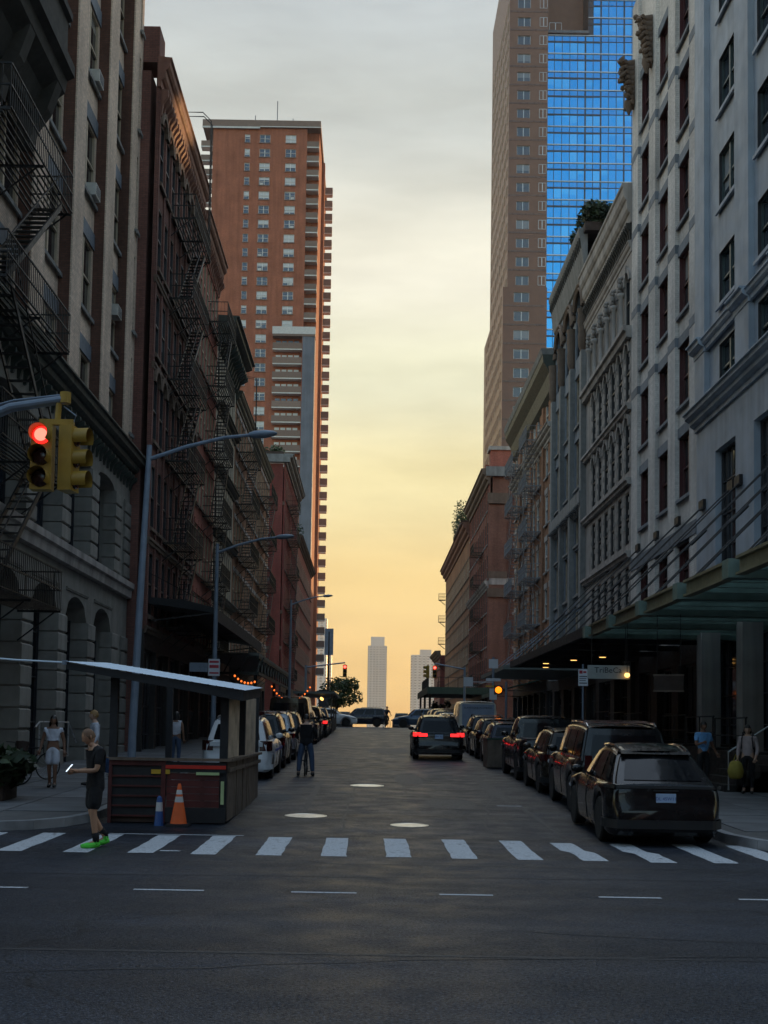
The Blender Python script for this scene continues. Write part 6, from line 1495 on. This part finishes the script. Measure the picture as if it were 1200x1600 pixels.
def finish_people():
    jobs = []
    for P in PEOPLE:
        V, Rd, k = P['V'], P['R'], P['k']; J = {}
        order = ['pelvis'] + [q for q in V if q != 'pelvis']
        J['body'] = skin_mesh({q: V[q] for q in order}, EDG, Rd)
        def infl(keys, edges, extra, root_):
            vs = {}; rd = {}
            for q in [root_] + [q for q in keys if q != root_]:
                if q in extra: vs[q], rd[q] = extra[q]
                else: vs[q] = V[q]; r = Rd[q]; rd[q] = (tuple(x * P['fat'] + .018 * k for x in r) if isinstance(r, tuple) else r + .016 * k)
            return skin_mesh(vs, edges, rd)
        t = P['top']
        if t:
            slv = t.get('sleeve', .6); hem = t.get('hem', -.02)
            ex = {'hem': (tuple(Vector(V['pelvis']) + Vector((0, 0, hem * k))), (.165 * k * P['fat'] * t.get('flare', 1), .125 * k * P['fat'] * t.get('flare', 1)))}
            keys = ['hem', 'waist', 'chest', 'upper', 'shL', 'shR']; ed = [('hem', 'waist'), ('waist', 'chest'), ('chest', 'upper'), ('upper', 'shL'), ('upper', 'shR')]
            if t.get('crop'):
                keys = ['hem', 'chest', 'upper', 'shL', 'shR']; ex['hem'] = (mid(V['waist'], V['chest'], .25), (.14 * k, .11 * k)); ed = [('hem', 'chest'), ('chest', 'upper'), ('upper', 'shL'), ('upper', 'shR')]
            if not t.get('crop'): ex['col'] = (mid(V['upper'], V['neck'], .6), .078 * k); keys.append('col'); ed.append(('upper', 'col'))
            for s in 'LR':
                if slv <= 1:
                    if slv > 0: ex['sl' + s] = (mid(V['sh' + s], V['el' + s], slv), .062 * k); keys.append('sl' + s); ed.append(('sh' + s, 'sl' + s))
                else:
                    ex['cu' + s] = (mid(V['el' + s], V['wr' + s], slv - 1), .044 * k); keys += ['el' + s, 'cu' + s]; ed += [('sh' + s, 'el' + s), ('el' + s, 'cu' + s)]
            J['top'] = infl(keys, ed, ex, 'chest')
        bt = P['bottom']
        if bt:
            ln = bt.get('len', 1.0); keys = ['waist', 'pelvis', 'hiL', 'hiR']; ed = [('waist', 'pelvis'), ('pelvis', 'hiL'), ('pelvis', 'hiR')]
            ex = {'waist': (mid(V['pelvis'], V['waist'], .8), (.142 * k * P['fat'], .108 * k * P['fat']))}
            wd = bt.get('wide', 1.0)
            for s in 'LR':
                if ln <= 1: ex['le' + s] = (mid(V['hi' + s], V['kn' + s], ln), .088 * k * wd); keys.append('le' + s); ed.append(('hi' + s, 'le' + s))
                else: ex['le' + s] = (mid(V['kn' + s], V['an' + s], ln - 1), .055 * k * wd); ex['kn' + s] = (V['kn' + s], .072 * k * wd); keys += ['kn' + s, 'le' + s]; ed += [('hi' + s, 'kn' + s), ('kn' + s, 'le' + s)]
            J['bottom'] = infl(keys, ed, ex, 'pelvis')
        jobs.append((P, J))
    dg = bpy.context.evaluated_depsgraph_get(); dg.update()
    for P, J in jobs:
        V, k, root = P['V'], P['k'], P['root']
        ms = {q: bpy.data.meshes.new_from_object(o.evaluated_get(dg)) for q, o in J.items()}
        b = MB(); me = ms['body']; b.v = [tuple(v.co) for v in me.vertices]; b.f = [tuple(p.vertices) for p in me.polygons]
        hc = Vector(V['skull']) + Vector((0, -.012 * k, .068 * k)); rot = head_mesh(b, hc, P['look'][0], P['look'][1], k)
        for n_, s in (('L', 1), ('R', -1)):
            d = Vector(V['wr' + n_]) - Vector(V['el' + n_]); hand_mesh(b, V['wr' + n_], d, s, P['curl'][0 if s > 0 else 1], P['hand_up'][0 if s > 0 else 1])
        body_ = b.build('body', P['skin'], root, smooth=True)
        for key, nm in (('top', 'shirt'), ('bottom', 'trousers')):
            if key in ms:
                m = ms[key]; m.materials.clear(); m.materials.append(M[P[key]['mat']])
                for p in m.polygons: p.use_smooth = True
                put(P[key].get('name', nm), m, root)
        # shoes
        for s in 'LR':
            a, t = Vector(V['an' + s]), Vector(V['to' + s]); d = (t - a); dn = Vector((d.x, d.y, 0)); dn = dn.normalized() if dn.length > .02 else Vector((0, -1, 0))
            heel = a - dn * .05 * k + Vector((0, 0, -.03 * k)); b = MB(); b.tube([heel, mid(heel, t, .35), mid(heel, t, .75), tuple(t + dn * .05 * k)], [.044 * k, .05 * k, .045 * k, .026 * k], 8); b.tube([tuple(a + Vector((0, 0, .02))), tuple(a - Vector((0, 0, .04)))], [.048 * k, .05 * k], 8)
            b.build('shoe', P['shoes'], root, smooth=True)
            if P['shoes'] == 'shoe_green': MB().tube([tuple(a + Vector((0, 0, .0))), tuple(a + Vector((0, 0, .06))), mid(V['an' + s], V['kn' + s], .32)], [.05 * k, .05 * k, .056 * k], 10).build('sock', 'cl_black', root, smooth=True)
        hr = P['hair']
        if hr:
            g = []; nu, nv = 18, 10; ln = hr.get('len', 0)
            for i in range(nv + 1):
                th = math.pi * .62 * i / nv; row = []
                for q in range(nu + 1):
                    ph = 2 * math.pi * q / nu; x, y, z = math.sin(th) * math.sin(ph), -math.sin(th) * math.cos(ph), math.cos(th)
                    lim = .25 if y < -.35 * math.sin(th) else -1
                    zz = max(z, lim); X, Y, Z = (x * .079, y * .100 + .004, zz * .121 + .001) if hr.get('short') else (x * .088, y * .108 + .006, zz * .128 + .004)
                    if ln and y > -.35 and i == nv: Z -= ln; X *= 1.25; Y *= 1.1
                    elif ln and y > -.35 and i == nv - 1: Z -= ln * .4; X *= 1.25
                    row.append(hc + rot @ Vector((X, Y, Z)) * k)
                g.append(row)
            MB().grid(g).build('hair', hr['mat'], root, smooth=True, fix=False)
        for q, o in J.items(): bpy.data.objects.remove(o)

# man in black reading his phone while stepping off the kerb (faces left)
mr, mv = person('man in black shirt and shorts with neon green shoes, reading his phone at the kerb', (-4.1, 18.45, gz(18.4)), R(-62), 1.80,
    dict(upper=(0, -.02, 1.42), neck=(0, -.07, 1.49), skull=(0, -.11, 1.55), knL=(.10, -.05, .51), anL=(.11, .0, .09), toL=(.12, -.17, .04), knR=(-.10, -.02, .50), anR=(-.10, .20, .13), toR=(-.10, .06, .04),
         elL=(.22, -.05, 1.13), wrL=(.10, -.30, 1.12), elR=(-.23, -.04, 1.13), wrR=(-.10, -.31, 1.10)),
    'skin_tan', dict(mat='cl_black', sleeve=.8, hem=-.2, flare=1.12), dict(mat='cl_black', len=.95, wide=1.3, name='shorts'), dict(mat='hair_crop', short=True), 'shoe_green', look=(0, .45), curl=(1.0, .9), fat=1.12, hand_up=((0, .2, 1), (0, .2, 1)))
M_ph = MB().box(-.038, .038, -.075, .075, -.004, .004)
ph = put('phone', None, None, (-4.1 - .0, 18.45, 0), R(-62), 'mobile phone with a lit screen held by the man in black', 'phone')
ph.location = (Vector((-4.1, 18.45, gz(18.4))) + Matrix.Rotation(R(-62), 3, 'Z') @ Vector((0, -.40, 1.19))); ph.rotation_euler = (R(50), 0, R(-62))
M_ph.build('case', 'cl_black', ph); MB().box(-.034, .034, -.07, .07, .0045, .006).build('display', 'screen', ph)
b = MB(); b.grid([[(x, .175 - .5 * x * x, z) for x in (-.10, -.03, .03, .10)] for z in (1.12, 1.22, 1.34)]); b.build('back_print', 'print_blue', mr, fix=False)
b = MB(); b.grid([[(x, .178 - .5 * x * x, z) for x in (-.06, .06)] for z in (1.08, 1.10)]); b.build('back_print', 'cl_white', mr, fix=False)
person('woman in a white crop top and white knee-length skirt walking along the left sidewalk', (-7.3, 28.3, gz(28.3) + .17), R(6), 1.66,
    dict(knL=(.08, -.08, .50), anL=(.07, -.05, .09), toL=(.08, -.22, .04), knR=(-.08, .02, .50), anR=(-.07, .12, .10), toR=(-.08, -.02, .03), elL=(.26, .03, 1.12), wrL=(.28, -.02, .88), elR=(-.26, .0, 1.12), wrR=(-.30, -.08, .9)),
    'skin_brown', dict(mat='cl_white', sleeve=.35, crop=True), dict(mat='cl_white', len=.95, wide=1.2, name='skirt'), dict(mat='hair_dark', len=.13), 'shoe_dark')
person('person in a long white shirt and black shorts walking beyond the man with the phone', (-6.55, 29.2, gz(29.2) + .17), R(-70), 1.78,
    dict(knL=(.09, -.12, .52), anL=(.09, -.08, .09), toL=(.09, -.24, .04), knR=(-.09, .05, .50), anR=(-.09, .22, .13), toR=(-.09, .08, .04), wrL=(.26, -.12, .92)), 'skin_light', dict(mat='cl_white', sleeve=1.8, hem=0), dict(mat='cl_black', len=.9, wide=1.1, name='shorts'), dict(mat='hair_blond'), 'shoe_dark')
person('woman in a checked shirt with a dark backpack standing by the dock steps', (9.35, 30.0, gz(30) + .17), R(-25), 1.68, dict(elL=(.25, .0, 1.12), wrL=(.2, -.12, .9)), 'skin_light', dict(mat='cl_check', sleeve=1.7, hem=-.1), dict(mat='cl_black', len=1.9), dict(mat='hair_dark', len=.06), 'shoe_dark', look=(.2, 0))
pkr = PEOPLE[-1]['root']
bp_ = put('backpack', None, None, tuple(Vector((9.35, 30.0, gz(30) + .17))), R(-25), 'dark backpack worn by the woman in the checked shirt', 'backpack')
MB().profile([(.12, 1.02), (.26, 1.0), (.29, 1.2), (.25, 1.42), (.12, 1.44)], -.14, .14).build('pack', 'cl_pack', bp_)
for sx in (1, -1): MB().tube([(sx * .11, .12, 1.42), (sx * .12, .02, 1.50), (sx * .12, -.13, 1.36), (sx * .14, -.10, 1.12), (sx * .14, .12, 1.05)], .016, 6).build('strap', 'cl_pack', bp_)
bg_ = put('shopping_bag', None, None, (9.02, 29.9, gz(30) + .17), R(10), 'drooping olive-yellow shopping bag beside the woman with the backpack', 'bag')
MB().lathe([(.10, 0.36), (.17, .40), (.2, .55), (.15, .74), (.09, .80)], 10).build('sack', 'bag_yellow', bg_, smooth=True); MB().tube([(-.06, 0, .78), (0, 0, .96), (.06, 0, .78)], .012, 6).build('handle', 'bag_yellow', bg_)
person('man in a light blue T-shirt holding something dark, on the right sidewalk', (8.75, 31.8, gz(31.8) + .17), R(12), 1.72, dict(elR=(-.24, -.06, 1.14), wrR=(-.12, -.24, 1.2), elL=(.27, .02, 1.13), wrL=(.36, -.05, .92)), 'skin_brown', dict(mat='cl_blue', sleeve=.7, hem=-.08), dict(mat='cl_black', len=1.9, wide=1.1), dict(mat='hair_dark'), 'shoe_dark', curl=(.5, 1.2))
person('woman in a white tank top with dark hair seen from behind past the shed', (-5.9, 37.5, gz(37.5) + .17), R(172), 1.68, {}, 'skin_brown', dict(mat='cl_white', sleeve=0, hem=0), dict(mat='cl_jeans', len=1.9), dict(mat='hair_dark', len=.1), 'shoe_dark')
# bicycles
def bicycle(label, loc, rz, lean=0, frame='cl_black', tyre='tyre', basket=False):
    o = put('bicycle', None, None, loc, rot=(0, lean, rz), label=label, cat='bicycle', group='bicycles on the street')   # rolls along local -y
    for y in (-.52, .52):
        t = MB(); n = 26; t.tube([(0, y + .33 * math.cos(2 * math.pi * i / n), .34 + .33 * math.sin(2 * math.pi * i / n)) for i in range(n + 1)], .018, 6, False); w = t.build('wheel', tyre, o)
        s_ = MB()
        for i in range(14): a = 2 * math.pi * i / 14; s_.bar((.02 * (-1) ** i, y, .34), (0, y + .31 * math.cos(a), .34 + .31 * math.sin(a)), .004)
        s_.build('spokes', 'silver', w, kind='stuff')
    f = MB(); bb, st_, hd, ra, fa = (0, .08, .30), (0, .22, .78), (0, -.33, .80), (0, .52, .34), (0, -.52, .34)
    for a, c in ((bb, st_), (bb, hd), (st_, hd), (bb, ra), (st_, ra)): f.tube([a, c], .017, 6)
    f.tube([(0, -.35, .86), (0, -.37, .68), fa], .016, 6); f.build('frame', frame, o)
    MB().tube([(0, -.34, .84), (0, -.32, .98)], .014, 6).tube([(-.26, -.24, 1.0), (-.1, -.33, 1.0), (.1, -.33, 1.0), (.26, -.24, 1.0)], .014, 6).build('handlebar', 'black_iron', o)
    MB().tube([(0, .22, .78), (0, .24, .92)], .014, 6).build('seat_post', 'silver', o); MB().lathe([(.03, -.03), (.08, 0), (.03, .03)], 10).build('saddle', 'cl_black', o, (0, .25, .94))
    MB().tube([(-.02, .08, .30), (.02, .08, .30)], .09, 14).bar((-.06, .08, .30), (-.06, .1, .14), .02).bar((.06, .08, .30), (.06, .06, .46), .02).box(-.13, -.05, .06, .14, .12, .15).box(.05, .13, .02, .10, .45, .48).build('crank', 'black_iron', o)
    if basket: MB().lathe([(.12, 0), (.17, .24), (.17, .25)], 10).build('basket', 'wood_dark', o, (0, -.52, .78))
    return o
bicycle('dark bicycle leaning by the stone base behind the woman in white', (-8.6, 31.0, gz(31) + .17), R(75), .12)
bicycle('second dark bicycle parked closer to the planter by the stone base', (-8.7, 29.0, gz(29) + .17), R(70), .1, basket=True)
bicycle('bicycle straddled by the person in dark clothes standing in the road', (-1.86, 36.9, gz(36.9)), R(180), 0)
person('person in a dark jacket straddling a bicycle in the left lane, seen from behind', (-1.86, 36.75, gz(36.7)), R(180), 1.86,
    dict(knL=(.17, -.03, .51), anL=(.20, .02, .09), toL=(.22, -.15, .035), knR=(-.17, -.03, .51), anR=(-.20, .02, .09), toR=(-.22, -.15, .035), hiL=(.10, 0, .93), hiR=(-.10, 0, .93), elL=(.28, -.08, 1.16), wrL=(.24, -.30, 1.05), elR=(-.28, -.08, 1.16), wrR=(-.24, -.30, 1.05), skull=(0, -.05, 1.56)),
    'skin_light', dict(mat='cl_black', sleeve=1.85, hem=-.16, flare=1.15), dict(mat='cl_jeans', len=1.95, wide=1.15), dict(mat='hair_dark'), 'shoe_dark', look=(0, .25), curl=(1.2, 1.2), fat=1.2)
bicycle('bicycle ridden by the distant cyclist in front of the crossing cars', (1.55, 101.5, gz(101.5)), R(20), 0)
person('distant cyclist in dark clothes riding in front of the crossing cars', (1.55, 101.6, gz(101.5) + .12), R(20), 1.76,
    dict(pelvis=(0, .2, .93), waist=(0, .16, 1.07), chest=(0, .06, 1.24), upper=(0, .0, 1.36), neck=(0, -.03, 1.44), skull=(0, -.05, 1.51), shL=(.175, .0, 1.35), shR=(-.175, .0, 1.35), hiL=(.09, .2, .9), hiR=(-.09, .2, .9), knL=(.11, -.16, .72), anL=(.10, .08, .36), toL=(.1, -.08, .33), knR=(-.11, -.1, .52), anR=(-.10, .1, .12), toR=(-.1, -.06, .06), elL=(.25, -.15, 1.12), wrL=(.24, -.34, .98), elR=(-.25, -.15, 1.12), wrR=(-.24, -.34, .98)),
    'skin_tan', dict(mat='cl_navy', sleeve=.8, hem=-.05), dict(mat='cl_black', len=1.8), dict(mat='hair_dark'), 'shoe_dark')
finish_people()

# ================================================================ blocks across the avenue, behind the viewer: they close the street canyon
for lab, x0, x1, y0, y1, h, mt in (('plum brick warehouse across the avenue facing the dining shed corner', -70, -8.0, -40, -13, 26, 'plum_brick'), ('grey-trimmed plum brick warehouse across the avenue facing the sporty SUV', 7.0, 70, -40, -13, 27, 'plum_brick'), ('plum brick warehouse closing the street far across the avenue', -30, 30, -190, -160, 40, 'plum_brick')):
    o = empty('warehouse', (x1, y1, 0), R(180), lab, 'building', 'warehouses across the avenue'); w = x1 - x0
    n = min(10, int(w / 3.4)); xs = [(w / 2 - n * 1.7 + 3.4 * i + 1.7) for i in range(n)]
    if x0 > 0: xs = [w - 2.5 - 3.4 * i for i in range(n)]
    if x1 < 0: xs = [2.5 + 3.4 * i for i in range(n)]
    rows = [(1.0, 3.2)] + [(5.6 + 3.9 * i, 2.4) for i in range(5)]
    wall(o, mt, w, 0, h, holes_for(xs, rows, 1.7)); windows(o, xs, rows, 1.7, style='sash', fr='frame_dark', pane='pane', sill='grey_stone'); cornice(o, 'green_iron', 0, w, h - .6, 1.0, .8)
    MB().box(0, w, .34, y1 - y0, 0, h - .3).build('body', mt, o)
MB().box(-8, 7, -170, -12.9, -.2, .02).build('street_behind', 'asphalt', kind='structure')

# unseen blocks added farther west on the right, beyond the russet building; they shade the lower street from the setting sun
for lab, x0, y0, y1, h in (('unseen dark brick block added for shade past the end of the russet building', 14.4, 200, 222, 28), ('taller unseen dark brick block added for shade farther towards the river', 16.6, 223, 252, 29), ('unseen brick block added for shade two lots before the river road', 18.8, 253, 285, 29), ('last unseen brick block added for shade before the river road', 21.2, 286, 325, 30)):
    o = root_R('west_shade_block', lab, x0, y1); o['group'] = 'unseen shade blocks added towards the river'
    xs = [2 + 3 * i for i in range(int((y1 - y0) / 3) - 1)]; rows = [(5 + 3.6 * i, 2.2) for i in range(6)]
    wall(o, 'dark_red_brick', y1 - y0, 0, h, holes_for(xs, rows, 1.2), rev=.1); windows(o, xs, rows, 1.2, rev=.1, fr='frame_tan', sill='brown_stone')
    MB().box(0, y1 - y0, .15, 22, -1, h - .2).build('body', 'dark_red_brick', o); cornice(o, 'brown_stone', 0, y1 - y0, h - .5, .9, .6)
o = root_R('low_brick_house', 'low dark brick house with a bracketed cornice just past the russet building', 11.6, 216)
xs = [1.5 + 2.4 * i for i in range(7)]; rows = [(5 + 3.4 * i, 2.0) for i in range(3)]
wall(o, 'dark_red_brick', 18, -1, 14.2, holes_for(xs, rows, 1.1), rev=.1); windows(o, xs, rows, 1.1, rev=.1, fr='frame_tan', sill='brown_stone'); MB().box(0, 18, .15, 2.6, -1, 14).build('body', 'dark_red_brick', o); cornice(o, 'brown_stone', 0, 18, 13.6, 1.1, .9)
# ================================================================ evening haze
hz, hn, hl, hb = _mat('haze'); hn.remove(hb)
pv = hn.new('ShaderNodeVolumePrincipled'); pv.inputs['Color'].default_value = (.96, .95, .93, 1); pv.inputs['Density'].default_value = .0001; pv.inputs['Anisotropy'].default_value = .35
hl.new(pv.outputs[0], hn['Material Output'].inputs['Volume'])
MB().box(-700, 700, -260, 2200, -4.2, 195).build('haze', hz, kind='stuff')
